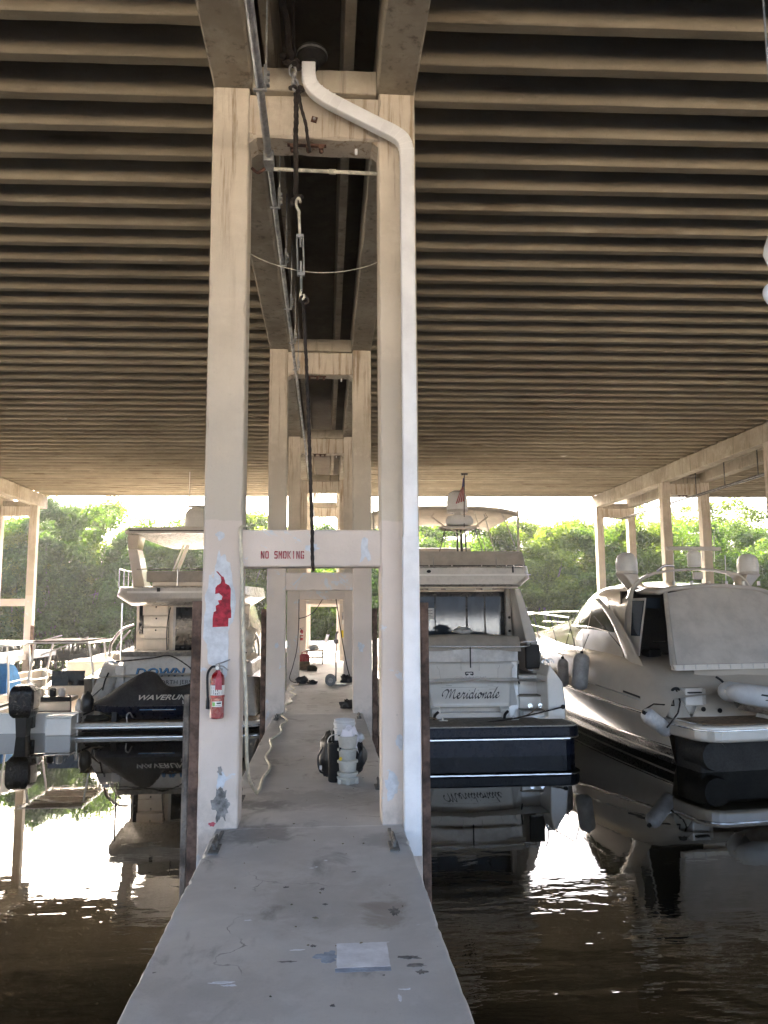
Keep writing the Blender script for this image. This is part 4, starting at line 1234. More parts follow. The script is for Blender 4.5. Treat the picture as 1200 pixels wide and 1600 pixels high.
SCRIPT = {
 'M': (2.0, [[(-.55, .35), (-.72, .8), (-.4, 1.4), (.1, 1.6), (.32, 1.3), (.22, .6), (.02, -.05)], [(.1, .3), (.5, 1.35), (.75, 1.65), (.8, 1.2), (.72, .5), (.72, .05)], [(.72, .05), (.95, .8), (1.25, 1.45), (1.45, 1.6), (1.48, 1.2), (1.38, .5), (1.5, .03), (1.75, .1), (2.0, .4)]]),
 'e': (.82, [[(0, .38), (.3, .45), (.5, .72), (.36, 1), (.12, .78), (.1, .25), (.34, 0), (.62, .12), (.84, .4)]]),
 'r': (.86, [[(0, .38), (.18, .85), (.26, 1.12), (.32, .9), (.56, .96), (.5, .6), (.48, .15), (.62, 0), (.88, .38)]]),
 'i': (.6, [[(0, .38), (.24, .95), (.2, .4), (.26, .03), (.42, .05), (.62, .38)], [(.40, 1.42), (.46, 1.5)]]),
 'd': (1.0, [[(.6, .85), (.36, 1), (.1, .7), (.1, .2), (.34, 0), (.6, .35), (.88, 1.85)], [(.88, 1.85), (.7, .8), (.66, .12), (.8, 0), (1.02, .38)]]),
 'o': (.86, [[(.45, 1), (.15, .85), (.1, .3), (.35, 0), (.6, .3), (.6, .8), (.42, 1), (.56, .76), (.88, .7)]]),
 'n': (.95, [[(0, .38), (.18, .95), (.18, .5), (.14, 0)], [(.14, 0), (.3, .6), (.55, 1), (.66, .8), (.6, .2), (.74, 0), (.97, .38)]]),
 'a': (1.0, [[(.65, .85), (.4, 1), (.1, .7), (.1, .2), (.3, 0), (.55, .35), (.7, .97)], [(.7, .97), (.65, .3), (.8, 0), (1.02, .38)]]),
 'l': (.6, [[(0, .38), (.36, 1.3), (.45, 1.85), (.27, 1.7), (.17, .7), (.22, .08), (.4, 0), (.62, .38)]]),
}
def script_text(txt):
    out, x = [], .7
    for c in txt:
        w, ss = SCRIPT[c]
        for s in ss: out.append([(p[0] + x, p[1]) for p in s])
        x += w
    return out, x

def boat_root(name, x, y, rz, label, cat='boat', group=None):
    return empty(name, (x, y, WATER_Z), rz, label, cat, group)

def round_plan(hx, y0, y1, r, n=6):
    """platform outline: straight forward edge at y1, rounded aft corners at y0"""
    pts = [(-hx, y1)]
    for k in range(n + 1):
        a = R(180 + 90 * k / n)
        pts.append((-hx + r + math.cos(a) * r, y0 + r + math.sin(a) * r))
    for k in range(n + 1):
        a = R(270 + 90 * k / n)
        pts.append((hx - r + math.cos(a) * r, y0 + r + math.sin(a) * r))
    pts.append((hx, y1))
    return pts

def dome(parent, x, y, z, r, h, name='radar_dome', band=None):
    o = MB().lathe([(0, z), (r * .9, z), (r, z + .04), (r, z + h * .5), (r * .93, z + h * .72), (r * .72, z + h * .9), (r * .4, z + h * .985), (0, z + h)], (x, y, 0), n=24).build(name, M['dome'], parent, smooth=50)
    if band is not None:
        MB().lathe([(r * .985, z - .01), (r * 1.006, z - .005), (r * 1.008, z + .055), (r * .99, z + .06)], (x, y, 0), n=24).build('dome_base', band, o, smooth=50)
    return o

# ---- yacht with the script name on its stern
yt = boat_root('flybridge_yacht', 3.56, 17.43, 0, 'white flybridge yacht with Meridionale in black script across its stern', 'yacht', 'yachts moored stern to')
YS = 1.10
yt.location.z = WATER_Z - .315
yt.scale = (YS, YS, YS)
def yw(x, y, z): return (3.56 + YS * x, 17.43 + YS * y, WATER_Z - .315 + YS * z)
st = [(1.1, 1.86, 1.93, 1.62, -.7), (4, 1.9, 2.02, 1.75, -.75), (8, 1.75, 2.0, 1.95, -.7), (11, 1.05, 1.65, 2.15, -.55), (13.2, .25, .8, 2.3, -.3), (14.2, .0, .06, 2.4, .9)]
hs = hull_loft(st)
MB().loft(hs, False).build('hull', M['navy'], yt, smooth=50)
# topsides above the boot line are white
def band_of(stations, f0, f1, off=.006, n=4):
    a = []
    for s in interp(stations, n):
        y, hw, hr, zr, zk = s
        def P(f): return (max(hr, .01) * (.45 + .55 * f) + max(hw, .004) * (.55 - .55 * f) + off, y, .55 * zr + (zr - .55 * zr) * f) if True else None
        a.append([P(f0), P((f0 + f1) / 2), P(f1)])
    return a
for s in (-1, 1):
    a = band_of(st, -.35, 1.0)
    MB().loft([[(s * p[0], p[1], p[2]) for p in r] for r in a]).build('topside', M['gel'], yt, smooth=50)
MB().loft([[(-max(s[2], .01), s[1 - 1], s[3]), (0, s[0], s[3] + .06), (max(s[2], .01), s[0], s[3])] for s in interp(st, 3)]).build('deck', M['gel'], yt, smooth=50)
# bathing platform
MB().prism(round_plan(1.90, .06, 1.3, .34), -.1, .60, 'z').build('platform_hull', M['navy'], yt, bevel=.02)
pf = MB().prism(round_plan(1.97, 0, 1.3, .36), .65, .855, 'z').build('bathing_platform', M['navy'], yt, bevel=.03)
MB().prism(round_plan(1.985, -.012, 1.3, .37), .605, .65, 'z').build('chrome_strip', M['chrome'], pf, bevel=.012)
MB().prism(round_plan(1.955, .02, 1.3, .35), .857, .868, 'z').build('platform_edge', M['gel_grey'], pf)
MB().prism(round_plan(1.86, .10, 1.3, .30), .869, .875, 'z').build('teak_deck', M['teak_grey'], pf)
b = MB()
for i in range(13):
    b.box(-1.8 + i * .3, -1.796 + i * .3, .13, 1.28, .8755, .877)
b.build('deck_seam', M['ink'], pf)
text_part('FORT LAUDERDALE, FL', .115, M['ink'], yt, (.02, -.004, .755), sx=1.05)
# stern mouldings
b = MB()
b.prism([(1.18, .78), (1.93, .78), (1.95, 1.15), (1.90, 1.62), (1.62, 2.0), (1.56, 1.75), (1.56, .9), (1.18, .86)], 1.0, 1.9, 'y')
b.build('quarter_wing', M['gel'], yt, bevel=.06, seg=3)
b = MB()
b.prism([(-1.18, .78), (-1.93, .78), (-1.95, 1.15), (-1.90, 1.62), (-1.62, 2.0), (-1.56, 1.75), (-1.56, .9), (-1.18, .86)], 1.0, 1.9, 'y')
b.build('quarter_wing', M['gel'], yt, bevel=.06, seg=3)
MB().hexa([(-1.12, 1.62, .78), (1.12, 1.62, .78), (1.12, 2.6, .78), (-1.12, 2.6, .78)], [(-1.12, 1.80, 2.05), (1.12, 1.80, 2.05), (1.12, 2.6, 2.05), (-1.12, 2.6, 2.05)]).build('transom', M['gel'], yt, bevel=.05, seg=3)
# garage door panel, curved and raked
def door_pt(u, v, off=0):
    """u -1..1 across, v 0..1 up"""
    w = .86 + .16 * v + (.05 if v > .85 else 0)
    return (u * w, 1.36 + .36 * v + .10 * u * u - off, 1.10 + .93 * v)
ds = []
for j in range(13):
    v = j / 12
    ds.append([door_pt(-1 + 2 * i / 24, v) for i in range(25)])
d = MB().loft(ds)
ob = d.build('garage_door', M['gel'], yt, smooth=40, fix=False)
sd = ob.modifiers.new('thick', 'SOLIDIFY'); sd.thickness = .07; sd.offset = -1
for s in (-1, 1):   # scooped edges of the door
    MB().loft([[(s * (.86 + .16 * v + k), 1.40 + .36 * v + .10 + k * .8, 1.10 + .93 * v) for k in (-.02, .03, .10, .20)] for v in [i / 8 for i in range(9)]]).build('door_return', M['gel'], yt, smooth=50)
def strip(b, u0, v0, u1, v1, w=.006, n=10, off=.004):
    A, B_ = [], []
    for i in range(n + 1):
        t = i / n
        u, v = u0 + (u1 - u0) * t, v0 + (v1 - v0) * t
        du, dv = (v1 - v0), (u1 - u0)
        l = math.hypot(du, dv)
        A.append(door_pt(u + du / l * w * 1.1, v - dv / l * w, off))
        B_.append(door_pt(u - du / l * w * 1.1, v + dv / l * w, off))
    b.loft([A, B_])
b = MB()
strip(b, -.68, .43, .68, .43)
strip(b, -.66, .50, -.66, .92, .005)
strip(b, .66, .50, .66, .92, .005)
b.build('panel_seam', M['gel_grey'], yt, fix=False)
for u, v in ((-.5, .47), (.48, .47), (.52, .38)):
    b = MB()
    strip(b, u - .07, v, u + .07, v, .010, 4)
    b.build('model_plate', M['gel_grey'], yt, fix=False)
ss, wtot = script_text('Meridionale')
def place(u, v, off):
    uu = (u + .32 * v - wtot / 2 - .1) * .1235
    vv = .19 + v * .118
    # letters climb and fall slightly as on the stern
    return door_pt(uu / .95, vv, .004 + off)
stroke_letters(yt, ss, place, M['ink'])
text_part('CRANCHI', .085, M['gel_grey'], yt, (0, 1.505, 1.70), rot=(R(69), 0, 0), sx=1.9)
eb = MB()
for s in (-1, 1):
    eb.loft([[door_pt(s * p[0], p[1], .006) for p in q] for q in ([(.02, .705), (.075, .69), (.10, .72), (.09, .76)], [(.02, .735), (.06, .725), (.075, .735), (.055, .765)])])
    eb.loft([[door_pt(s * p[0], p[1], .006) for p in q] for q in ([(.0, .775), (.05, .78), (.10, .77)], [(.0, .755), (.045, .76), (.09, .76)])])
eb.build('emblem', M['ink'], yt, fix=False)
# recess and brackets under the door
MB().box(-.80, .80, 1.62, 1.70, .80, 1.08).build('recess_panel', M['gel_grey'], yt)
MB().box(-.80, .80, 1.30, 1.60, .88, .98).build('recess_step', M['gel'], yt, bevel=.02)
for x in (-.78, .72):
    MB().prism([(1.5, 1.12), (1.34, 1.05), (1.24, .80), (1.5, .78)], x - .10, x + .10, 'x').build('hinge_bracket', M['gel'], yt, bevel=.03)
    MB().tube(catmull([(x + .02, 1.2, 1.02), (x - .06, 1.14, .95), (x - .08, 1.12, .80)], 6), .03, 8).build('strap_hook', M['black'], yt, smooth=50)
    MB().lathe([(.03, .875), (.035, .88), (.022, .90), (.022, .95), (0, .955)], (x + .08, .95, 0), n=10).build('platform_post', M['gel'], yt, smooth=40)
    MB().box(x + .0, x + .18, .88, 1.02, .876, .89).build('post_foot', M['gel'], yt, bevel=.006)
# side steps
for i, (y0, z) in enumerate(((1.28, 1.00), (1.58, 1.28), (1.88, 1.72))):
    MB().box(1.10, 1.58, y0, y0 + .5, .78, z).build('stair_riser', M['gel'], yt, bevel=.02)
    MB().box(1.08, 1.60, y0 - .03, y0 + .45, z + .002, z + .026).build('stair_tread', M['teak_grey'], yt, bevel=.006)
for x in (1.24, 1.46):
    MB().lathe([(.05, 0), (.05, .012), (.03, .016), (.03, .03)], (x, 1.245, .90 + .22), 'y', 14).build('shore_socket', M['chrome'], yt, smooth=40)
# covered aft sun pad
secs = []
for j in range(9):
    t = j / 8
    y = 1.62 + 1.1 * t
    row = []
    for i in range(21):
        u = -1 + i / 10
        z = 2.36 + .27 * math.sin(math.pi * min(1, .25 + t * .6)) - .05 * u * u + .02 * mnoise.noise(Vector((u * 3, t * 3, 5))) - (.25 if j == 0 else 0)
        row.append((u * 1.16, y - (.02 if j == 0 else 0), z))
    secs.append(row)
MB().loft(secs).build('sun_pad_cover', M['canvas'], yt, smooth=60, fix=False)
secs = []
for j in range(7):
    t = j / 6
    row = []
    for i in range(41):
        u = -1 + i / 20
        row.append((u * (1.10 + .02 * t), 1.56 + .04 * t + .02 * mnoise.noise(Vector((u * 9, t * 2, 1))) + .12 * u * u, 2.04 + .28 * t))
    secs.append(row)
MB().loft(secs).build('pad_skirt', M['canvas_lite'], yt, smooth=60, fix=False)
MB().tube(catmull([(-1.28, 1.72, 2.15), (-1.22, 1.60, 2.36), (0, 1.48, 2.37), (1.22, 1.60, 2.36), (1.42, 1.74, 2.42)], 8), .014, 8).build('pad_rail', M['chrome'], yt, smooth=60)
MB().box(-.012, .012, 1.44, 1.47, 1.92, 2.36).build('pad_strap', M['black'], yt)
for u in (-.2, .2): MB().box(u - .006, u + .006, 1.50, 1.52, 1.85, 2.1).build('pad_strap', M['gel_grey'], yt)
lumpy((-.05, 2.1, 2.70), .22, .25, .08, 44, 20, 10, .5).build('folded_sheet', M['canvas_lite'], yt, smooth=60)
lumpy((-.42, 3.0, 2.44), .42, .14, .13, 45, 20, 10, .5).build('towel', M['seat_red'], yt, smooth=60)
lumpy((.28, 3.0, 2.40), .55, .14, .11, 46, 20, 10, .5).build('towel', M['bag'], yt, smooth=60)
MB().box(-1.1, 1.1, 2.7, 3.2, 1.8, 2.40).build('aft_seat', M['gel_warm'], yt, bevel=.05)
# grill box with rail on the starboard quarter
MB().box(1.30, 1.62, 1.72, 1.86, 1.86, 2.40).build('grill_box', M['black'], yt, bevel=.04, seg=3)
MB().tube(catmull([(1.16, 1.78, 2.38), (1.2, 1.70, 2.45), (1.5, 1.68, 2.46), (1.66, 1.70, 2.38), (1.66, 1.70, 1.90), (1.60, 1.69, 1.84), (1.34, 1.69, 1.84)], 7), .014, 8).build('grill_rail', M['chrome'], yt, smooth=60)
for dx, dy in ((.0, 0), (.12, .1), (.02, .16)):
    MB().tube(catmull([(1.60 + dx, 1.5 + dy, 2.0), (1.63 + dx, 1.5 + dy, 2.07), (1.72 + dx, 1.5 + dy, 2.07), (1.76 + dx, 1.5 + dy, 2.0)], 5), .022, 8).build('fairlead', M['chrome'], yt, smooth=60)
for s in (-1, 1):
    MB().tube(catmull([(s * 1.10, 1.60, 1.55), (s * 1.06, 1.55, 1.72), (s * 1.10, 1.62, 1.98)], 5), .016, 7).build('grab_handle', M['black'], yt, smooth=60)
MB().lathe([(.045, -.03), (.05, 0), (.03, .03)], (1.88, .99, 1.12), 'y', 10).build('mooring_eye', M['black'], yt, smooth=40)
# saloon aft bulkhead with sliding glass
gy = 3.75
MB().box(-1.52, 1.52, gy + .08, gy + .16, 1.6, 3.75).build('saloon_bulkhead', M['gel_warm'], yt)
MB().box(-1.30, 1.30, gy + .02, gy + .07, 1.75, 3.62).build('door_frame', M['black_gloss'], yt)
for x0, x1 in ((-1.26, -.46), (-.43, .32), (.37, .78), (.82, 1.2)):
    MB().box(x0, x1, gy, gy + .018, 1.85, 3.50).build('glass_pane', M['glass_blue'], yt)
nt_ = MB().box(-.70, -.47, gy - .006, gy - .001, 2.95, 3.22).build('door_notice', M['white_label'], yt)
nb = MB()
for i in range(5): nb.box(-.66, -.51 - (i % 2) * .04, gy - .008, gy - .0065, 3.16 - i * .04, 3.172 - i * .04)
nb.build('notice_print', M['ink'], nt_)
for s in (-1, 1):
    MB().hexa([(s * 1.31, gy - .12, 1.6), (s * 1.46, gy - .12, 1.6), (s * 1.50, gy + .06, 1.6), (s * 1.31, gy + .06, 1.6)], [(s * 1.31, gy - .12, 3.66), (s * 1.42, gy - .12, 3.66), (s * 1.46, gy + .06, 3.66), (s * 1.31, gy + .06, 3.66)]).build('door_pillar', M['gel_grey'], yt, bevel=.02)
    # raked side wings
    MB().hexa([(s * 1.52, 1.95, 1.7), (s * 1.86, 1.95, 1.7), (s * 1.90, 4.2, 1.75), (s * 1.58, 4.2, 1.75)], [(s * 1.36, 2.9, 3.66), (s * 1.50, 2.9, 3.66), (s * 1.62, 4.4, 3.7), (s * 1.46, 4.4, 3.7)]).build('side_wing', M['gel'], yt, bevel=.04, seg=3)
    MB().hexa([(s * 1.79, 2.55, 2.25), (s * 1.815, 2.55, 2.25), (s * 1.84, 3.9, 2.25), (s * 1.80, 3.9, 2.25)], [(s * 1.60, 3.1, 3.35), (s * 1.625, 3.1, 3.35), (s * 1.69, 4.1, 3.35), (s * 1.66, 4.1, 3.35)]).build('wing_window', M['glass'], yt)
for z in (2.3, 2.65, 2.98):
    MB().lathe([(.035, -.02), (.035, 0)], (1.385, gy - .12, z), 'y', 10).build('bulkhead_switch', M['black'], yt)
# saloon body ahead
sal = []
for (y, w0, z0, w1, z1) in ((3.9, 1.62, 1.75, 1.40, 3.72), (7, 1.6, 1.9, 1.3, 3.7), (9, 1.45, 2.0, 1.05, 3.3), (10.5, 1.1, 2.1, .7, 2.6), (11.4, .8, 2.15, .4, 2.2)):
    sal.append([(-w0, y, z0), (-(w0 + w1) / 2 - .06, y, (z0 + z1) / 2), (-w1, y, z1 - .08), (-w1 + .15, y, z1), (0, y, z1 + .06), (w1 - .15, y, z1), (w1, y, z1 - .08), ((w0 + w1) / 2 + .06, y, (z0 + z1) / 2), (w0, y, z0)])
MB().loft(catmull([np.array(s) for s in sal], 3), caps=False).build('saloon', M['gel'], yt, smooth=50)
# flybridge overhang: fascia and soffit
fb = []
for (y, w, z0, z1) in ((1.85, 1.36, 3.74, 4.10), (2.1, 1.52, 3.70, 4.16), (3.2, 1.66, 3.72, 4.2), (5.5, 1.70, 3.75, 4.25), (8, 1.4, 3.7, 4.2), (9.4, .7, 3.6, 4.0)):
    fb.append([(-w + .22, y, z0), (-w, y, z0 + .18), (-w + .05, y, z1), (0, y, z1 + .02), (w - .05, y, z1), (w, y, z0 + .18), (w - .22, y, z0), (0, y, z0)])
MB().loft(catmull([np.array(s) for s in fb], 3), True, True).build('flybridge_deck', M['gel_grey'], yt, smooth=35)
MB().prism([(-1.36, 3.93), (1.36, 3.93), (1.50, 3.955), (1.36, 3.975), (-1.36, 3.975), (-1.50, 3.955)], 1.83, 1.86, 'y').build('fascia_ledge', M['gel'], yt, bevel=.006)
MB().box(-1.28, 1.28, 2.2, 3.7, 3.66, 3.70).build('soffit_panel', M['gel_warm'], yt, bevel=.01)
for x, w in ((-.62, .15), (.62, .12), (0, .36)):
    MB().box(x - w, x + w, 2.5, 2.75, 3.635, 3.66).build('soffit_light', M['gel'], yt, bevel=.01)
secs = []
for j in range(6):
    t = j / 5
    secs.append([(-1 * (1.40 - .04 * t) + 2 * (1.40 - .04 * t) * i / 30, 1.98 + .10 * t + .012 * mnoise.noise(Vector((i * .6, t * 2, 0))), 4.16 + .34 * t) for i in range(31)])
secs.append([(p[0], p[1] + .7, p[2] + .02) for p in secs[-1]])
MB().loft(secs).build('flybridge_cover', M['canvas'], yt, smooth=50, fix=False)
MB().rod((-1.40, 1.93, 4.165), (1.40, 1.93, 4.165), .013).build('cover_rail', M['dark_steel'], yt)
for x in (-1.25, -1.05, -.82, -.3, .38, .95, 1.12, 1.34):
    MB().box(x - .012, x + .012, 1.90, 1.95, 4.12, 4.18).build('rail_stanchion', M['gel'], yt)
for x in (-.72, .72): MB().tube([(x, 1.92, 4.12), (x, 1.93, 4.36)], .010, 6).build('cleat_pin', M['galv'], yt)
MB().box(1.06, 1.09, 1.80, 1.83, 4.0, 4.14).build('vent_slot', M['black'], yt)
MB().ball((-.84, 1.80, 4.03), .05, .04, .035).build('deck_camera', M['black'], yt, smooth=50)
# mast with radar, dome and flag staff
my = 2.15
for x in (-.13, -.02, .10):
    MB().tube([(x, my, 4.1), (x * .7, my + .2, 5.35)], .022 if x != -.02 else .032, 8).build('mast_leg', M['dark_steel'], yt, smooth=50)
MB().box(-.26, .18, my - .1, my + .1, 4.08, 4.13).build('mast_foot', M['dark_steel'], yt, bevel=.01)
for s in (-1, 1):
    MB().tube([(s * .62 - .04, my - .08, 4.10), (s * .34 - .04, my + .1, 5.05)], .013, 7).build('mast_stay', M['dark_steel'], yt, smooth=50)
    MB().tube([(-.04, my + .05, 4.92), (s * .34 - .04, my + .1, 5.08), (s * .66 - .04, my + .15, 5.32), (s * .60 - .04, my + .15, 5.40)], .016, 7).build('spreader', M['gel_warm'], yt, smooth=50)
    MB().box(s * .62 - .11, s * .62 + .03, my - .12, my - .02, 4.08, 4.12).build('stay_foot', M['dark_steel'], yt)
MB().hexa([(-.36, my, 5.02), (.28, my, 5.02), (.28, my + .5, 5.02), (-.36, my + .5, 5.02)], [(-.52, my, 5.10), (.44, my, 5.10), (.44, my + .5, 5.10), (-.52, my + .5, 5.10)]).build('radar_shelf', M['gel_warm'], yt, bevel=.03)
MB().lathe([(0, 5.11), (.28, 5.12), (.32, 5.17), (.32, 5.26), (.27, 5.34), (0, 5.36)], (-.04, my + .18, 0), n=24).build('radar_scanner', M['dome'], yt, smooth=45)
MB().box(-.10, .02, my + .3, my + .6, 5.34, 5.46).build('dome_bracket', M['gel_grey'], yt)
dome(yt, -.04, my + .45, 5.46, .25, .52, 'satellite_dome', M['gel_grey'])
MB().tube([(.02, my - .1, 5.05), (.045, my - .12, 6.30)], .012, 7).build('flag_staff', M['dark_steel'], yt, smooth=50)
MB().box(-.03, .12, my - .14, my - .08, 6.26, 6.31).build('staff_cap', M['dark_steel'], yt)
fl = empty('flag', yw(.04, my - .13, 5.46), 0, 'small limp striped flag hanging from the yacht mast staff', 'flag')
for k in range(7):
    rows = []
    for j in range(9):
        t = j / 8
        wob = .03 * math.sin(t * 5 + k * .6)
        rows.append([(-.16 * t * (k / 7) * .9 - .16 * t * ((k + u) / 7 - k / 7) * .9 - .012 * t, wob * .5 + .01 * u, .56 - ((k + u) / 7) * .14 - t * .42 + .10 * ((k + u) / 7)) for u in (0, .5, 1)])
    MB().loft(rows).build('stripe', M['flag_red'] if k % 2 == 0 else M['flag_white'], fl, fix=False, smooth=60)
fl.scale = (1.45, 1.45, 1.5)
MB().loft([[(-.005, -.006, .56), (-.03, -.02, .52)], [(-.005, -.006, .40), (-.05, -.02, .36)]]).build('canton', M['flag_blue'], fl, fix=False)
# bimini
secs = []
for j in range(9):
    t = j / 8
    y = 4.6 + 4.0 * t
    row = []
    for i in range(25):
        u = -1 + i / 12
        drop = .13 * abs(u) ** 5 + .05 * u * u
        row.append((u * 1.95, y, 5.96 - drop - .07 * (2 * t - 1) ** 2 + .05 * math.sin(t * 9.4) * .4))
    secs.append(row)
top = MB().loft(secs)
bo = top.build('bimini_top', M['bimini'], yt, smooth=60, fix=False)
sd = bo.modifiers.new('thick', 'SOLIDIFY'); sd.thickness = .10
for s in (-1, 1):
    MB().tube([(s * 1.92, 4.65, 5.80), (s * 1.90, 4.6, 4.25)], .028, 8).build('bimini_pole', M['gel_grey'], yt, smooth=50)
    MB().tube([(s * 1.45, 4.7, 5.85), (s * 1.9, 5.0, 4.9)], .016, 7).tube([(s * 1.2, 5.6, 5.8), (s * 1.7, 5.9, 4.25)], .014, 7).tube([(s * .8, 5.0, 5.85), (s * 1.4, 5.6, 4.25)], .010, 7).build('bimini_brace', M['gel_grey'], yt, smooth=50)
MB().box(-.8, .8, 5.4, 7.2, 4.25, 4.85).build('flybridge_console', M['gel_warm'], yt, bevel=.1, seg=3)

# ---- mooring lines of that yacht
def rope(pts, r, mat, label, m=8):
    return tag(jrope([tuple(p) for p in catmull(pts, m)], r, 7, .003, .05).build('mooring_line', M[mat], smooth=60), label, 'rope', 'mooring lines')
W = WATER_Z
rope([yw(1.88, .97, 1.12), yw(.8, .75, .93), yw(.3, .7, .88), yw(-.6, .55, .80), yw(-1.75, .45, .83), (1.25, 15.6, -.2)], .017, 'rope_dark', 'black mooring line drawn across the script named stern')
rope([yw(1.38, 1.2, 1.08), yw(1.1, .9, .98), yw(.82, .75, .94)], .015, 'teak', 'short brown line from the yacht side steps to the black stern line')
rope([yw(-.80, 1.05, .90), yw(-1.3, .95, 1.02), yw(-1.85, .95, 1.2)], .015, 'teak', 'short brown line on the yacht stern by the timber pile')

# ---- left yacht with the covered jet ski
dt = boat_root('motor_yacht', -4.22, 22.0, 0, 'cream flybridge yacht lettered DOWN TIME behind the nearest left post', 'yacht', 'yachts moored stern to')
DS = 1.122
dt.location.z = WATER_Z - .385
dt.scale = (DS, DS, DS)
def dw(x, y, z): return (-4.22 + DS * x, 22.0 + DS * y, WATER_Z - .385 + DS * z)
st = [(1.3, 2.15, 2.25, 1.5, -.8), (5, 2.25, 2.35, 1.8, -.85), (9, 2.1, 2.35, 2.1, -.8), (12.5, 1.2, 1.9, 2.4, -.6), (14.6, .3, .9, 2.6, -.3), (15.6, 0, .06, 2.7, 1.0)]
MB().loft(hull_loft(st)).build('hull', M['gel_warm'], dt, smooth=50)
MB().loft([[(-max(s[2], .01), s[0], s[3]), (0, s[0], s[3] + .06), (max(s[2], .01), s[0], s[3])] for s in interp(st, 3)]).build('deck', M['gel_warm'], dt, smooth=50)
MB().prism(round_plan(2.20, .25, 1.5, .3), -.2, .36, 'z').build('platform_hull', M['black_gloss'], dt, bevel=.02)
pf = MB().prism(round_plan(2.42, 0, 1.5, .42), .42, .56, 'z').build('bathing_platform', M['gel_grey'], dt, bevel=.03)
MB().prism(round_plan(2.44, -.014, 1.5, .43), .445, .475, 'z').build('chrome_strip', M['chrome'], pf, bevel=.008)
MB().prism(round_plan(2.36, .06, 1.5, .38), .562, .572, 'z').build('teak_deck', M['teak'], pf)
# raked quarter wings and transom
for s in (-1, 1):
    MB().hexa([(s * 2.15, .75, .57), (s * 1.72, .95, .57), (s * 1.66, 2.6, .57), (s * 2.2, 2.6, .57)], [(s * 1.90, 1.75, 1.86), (s * 1.45, 1.75, 1.80), (s * 1.40, 2.9, 1.80), (s * 2.12, 2.9, 1.95)]).build('quarter_wing', M['gel_grey'], dt, bevel=.08, seg=3)
    MB().tube(catmull([(s * 1.83, 1.68, 1.85), (s * 1.70, 1.62, 1.90), (s * 1.50, 1.70, 1.84)], 6), .04, 9).build('hawse_pipe', M['chrome'], dt, smooth=60)
    MB().box(s * 1.45 - .12, s * 1.45 + .12, 1.62, 1.72, 1.15, 1.80).build('locker_face', M['gel_grey'], dt, bevel=.02)
    MB().tube(catmull([(s * 1.78, 1.30, 1.2), (s * 1.74, 1.36, 1.45), (s * 1.70, 1.5, 1.62)], 5), .02, 7).build('grab_handle', M['black'], dt, smooth=60)
MB().hexa([(-1.5, 1.55, .57), (1.5, 1.55, .57), (1.5, 2.6, .57), (-1.5, 2.6, .57)], [(-1.4, 1.78, 2.02), (1.4, 1.78, 2.02), (1.4, 2.6, 2.02), (-1.4, 2.6, 2.02)]).build('transom', M['gel_grey'], dt, bevel=.04)
MB().box(-1.45, 1.45, 1.70, 2.3, 2.02, 2.14).build('coaming_cap', M['teak_grey'], dt, bevel=.02)
t0_ = (-.03, 1.655, 1.455)
text_part('DOWN TIME', .29, M['ink'], dt, (-.02 + .018, 1.708, 1.590), rot=(R(81), 0, 0), sx=1.28, shear=.18, bold=.006)
text_part('DOWN TIME', .29, M['blue_ink'], dt, (-.02, 1.703, 1.605), rot=(R(81), 0, 0), sx=1.28, shear=.18, bold=.004)
text_part('NORTH JERSEY', .145, M['ink'], dt, (0, 1.675, 1.35), rot=(R(81), 0, 0), sx=1.15)
# saloon aft face: lockers and dark door
gy = 3.9
MB().box(-1.62, 1.62, gy + .1, gy + .2, 1.3, 3.45).build('saloon_bulkhead', M['gel_warm'], dt)
for i in range(5):
    z = 1.75 + i * .33
    lk = MB().box(-1.40 + .035 * (4 - i) * .4, -.68, gy - .12 + .05 * (i % 2), gy + .1, z, z + .31).build('locker_drawer', M['gel_warm'], dt, bevel=.012)
    if i != 1: MB().ball((-1.02, gy - .13 + .05 * (i % 2), z + .24), .025, .02, .025, 8, 6).build('latch', M['black'], lk, smooth=50)
MB().tube(catmull([(-.62, gy - .1, 3.3), (-.68, gy - .16, 2.9), (-.70, gy - .16, 2.4), (-.66, gy - .1, 1.8)], 5), .014, 7).build('shore_cable', M['black'], dt, smooth=60)
MB().box(-.56, 1.0, gy + .02, gy + .09, 1.7, 3.38).build('door_frame', M['gel_grey'], dt, bevel=.01)
for x0, x1 in ((-.48, .05), (.08, .58)):
    MB().box(x0, x1, gy - .002, gy + .019, 1.76, 3.30).build('glass_pane', M['glass'], dt)
MB().box(.60, .92, gy - .01, gy + .02, 1.7, 3.36).build('door_post', M['wood'], dt, bevel=.01)
MB().tube([(-1.58, 2.2, 1.9), (-1.60, 2.25, 3.40)], .025, 8).build('support_pole', M['chrome'], dt, smooth=50)
MB().box(-1.50, -1.40, gy - .1, gy + .08, 2.55, 3.35).build('side_window', M['glass'], dt)
for s in (-1, 1):
    MB().tube(catmull([(s * 2.02, 2.7, 1.95), (s * 1.98, 2.8, 2.35), (s * 1.78, 3.1, 2.68), (s * 1.55, 3.4, 2.80)], 6), .04, 9).build('side_rail', M['chrome'], dt, smooth=60)
    MB().tube(catmull([(s * 1.92, 2.9, 1.95), (s * 1.84, 3.0, 2.3), (s * 1.62, 3.3, 2.66)], 6), .025, 8).build('side_rail', M['chrome'], dt, smooth=60)
    MB().hexa([(s * 1.45, 2.6, 1.5), (s * 2.1, 2.6, 1.6), (s * 2.2, 8.5, 2.0), (s * 1.5, 8.5, 2.0)], [(s * 1.45, 2.9, 2.05), (s * 1.95, 2.9, 2.05), (s * 2.0, 8.5, 2.3), (s * 1.5, 8.5, 2.3)]).build('side_deck', M['gel_warm'], dt, bevel=.05)
sal = []
